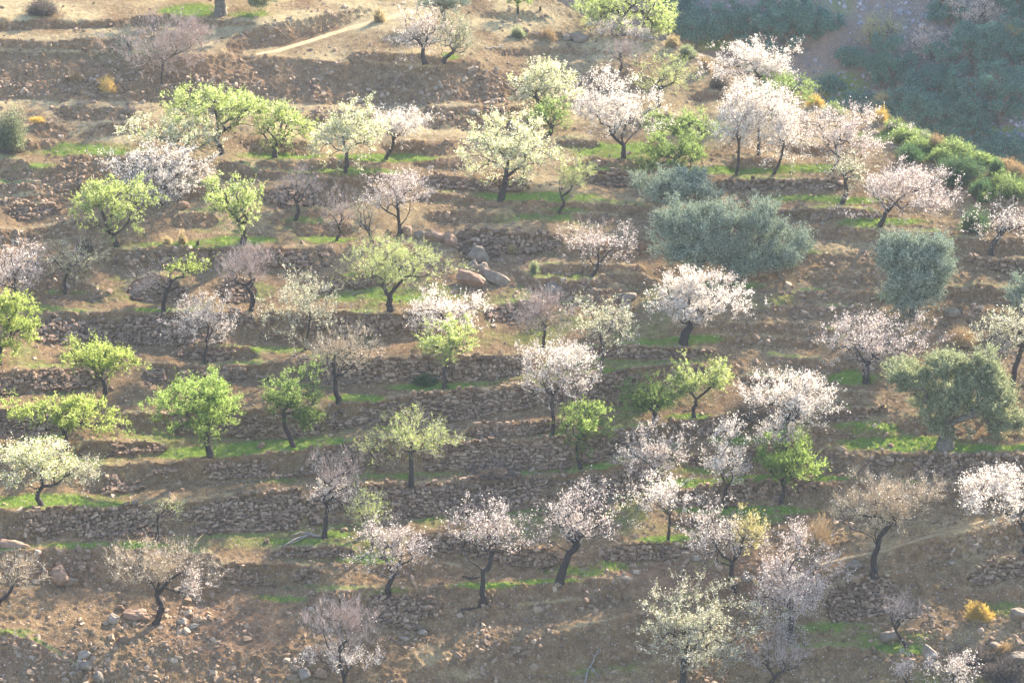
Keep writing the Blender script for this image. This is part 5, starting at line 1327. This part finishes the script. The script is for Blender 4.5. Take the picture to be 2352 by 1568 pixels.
# ------------------------------------------------------------------ grass, uncountable
rng = np.random.default_rng(11)
n = 520000
pu = rng.uniform(-380, 2740, n); pv = rng.uniform(-200, 1740, n)
ok = pv > np.interp(pu, us, ru) + 1
pu, pv = pu[ok], pv[ok]
g = look(grass, pu, pv); dd = look(dry, pu, pv)
C = S(pu, pv)
tuft = np.clip(.55 + 1.1 * vnoise(C, .45, 81), 0.05, 1)
k1 = rng.random(len(pu)) < np.clip((g - .22) * 2.0, 0, 1) * 1.0 * tuft
def blades(C, rng, L, Wd, lean):
    m = len(C); ax = rng.normal(size=(m, 3)) * lean + np.array([0, 0, 1.0])
    return leaf_quads(C - np.array([0, 0, .02]), ax, L * rng.uniform(.5, 1.4, m), Wd * rng.uniform(.6, 1.3, m), rng, .5)
V_, F_ = blades(C[k1], rng, .13, .035, .55)
o = mesh_obj('green_grass', V_, [F_], M['grass']); o['kind'] = 'stuff'; o['label'] = 'short bright green grass on the terrace floors'
k2 = rng.random(len(pu)) < np.clip(dd - .12, 0, 1) * .75 * tuft + .03
V_, F_ = blades(C[k2], rng, .19, .022, .6)
o = mesh_obj('dry_grass', V_, [F_], M['drygrass']); o['kind'] = 'stuff'; o['label'] = 'dry straw coloured grass along the terrace lips and upper slopes'
k3 = rng.random(len(pu)) < (.05 + .12 * np.clip(look(alpha, pu, pv) / 50, 0, 1)) * tuft * (1 - look(pathm, pu, pv)) * 2.2
V_, F_ = blades(C[k3], rng, .22, .026, .8)
o = mesh_obj('dead_weeds', V_, [F_], M['drybush']); o['kind'] = 'stuff'; o['label'] = 'brown dead weeds on the banks'
print("grass", k1.sum(), k2.sum(), k3.sum())
# low scrub on the valley floor
m = 24000
pu = rng.uniform(1200, 2750, m); pv = rng.uniform(-300, 480, m)
C = SV(pu, pv); kk = rng.random(m) < np.clip(vnoise(C, 3.0, 91) * 2.5 - .35, 0, 1)
C = C[kk]
V_, F_ = blades(C, rng, .20, .07, .9)
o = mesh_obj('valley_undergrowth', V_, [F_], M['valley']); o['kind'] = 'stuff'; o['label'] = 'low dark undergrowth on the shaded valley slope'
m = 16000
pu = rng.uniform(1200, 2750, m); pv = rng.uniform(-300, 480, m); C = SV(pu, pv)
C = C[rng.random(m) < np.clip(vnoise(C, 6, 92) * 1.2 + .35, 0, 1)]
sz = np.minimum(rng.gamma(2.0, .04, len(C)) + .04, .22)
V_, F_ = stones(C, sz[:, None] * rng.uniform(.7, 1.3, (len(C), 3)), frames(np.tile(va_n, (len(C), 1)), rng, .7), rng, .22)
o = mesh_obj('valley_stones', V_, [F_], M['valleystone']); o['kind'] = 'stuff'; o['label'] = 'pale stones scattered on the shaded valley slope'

# ------------------------------------------------------------------ haze
ev = []
for o in SC.objects:
    if o.type == 'MESH':
        bb = [o.matrix_world @ Vector(c) for c in o.bound_box]
lo = np.minimum(VERTS.min(0), PV.reshape(-1, 3).min(0)) - 4; hi = np.maximum(VERTS.max(0), PV.reshape(-1, 3).max(0)) + 8
lo = np.minimum(lo, CAM - 6); hi = np.maximum(hi, CAM + 3); lo[0] -= 4; hi[0] += 4
hv = np.array([[x, y, z] for x in (lo[0], hi[0]) for y in (lo[1], hi[1]) for z in (lo[2], hi[2])])
hf_ = np.array([[0, 1, 3, 2], [4, 6, 7, 5], [0, 4, 5, 1], [2, 3, 7, 6], [0, 2, 6, 4], [1, 5, 7, 3]])
hm, nt, out = mat_new('haze_air')
pvn = nt.nodes.new("ShaderNodeVolumePrincipled")
pvn.inputs["Color"].default_value = (.70, .84, 1.0, 1); pvn.inputs["Density"].default_value = HAZE_DENSITY
pvn.inputs["Anisotropy"].default_value = HAZE_G
nt.links.new(pvn.outputs[0], out.inputs["Volume"])
hz = mesh_obj('haze', hv, [hf_], hm); hz['kind'] = 'stuff'; hz['label'] = 'thin bluish haze over the hillside'
print("haze box", lo, hi)
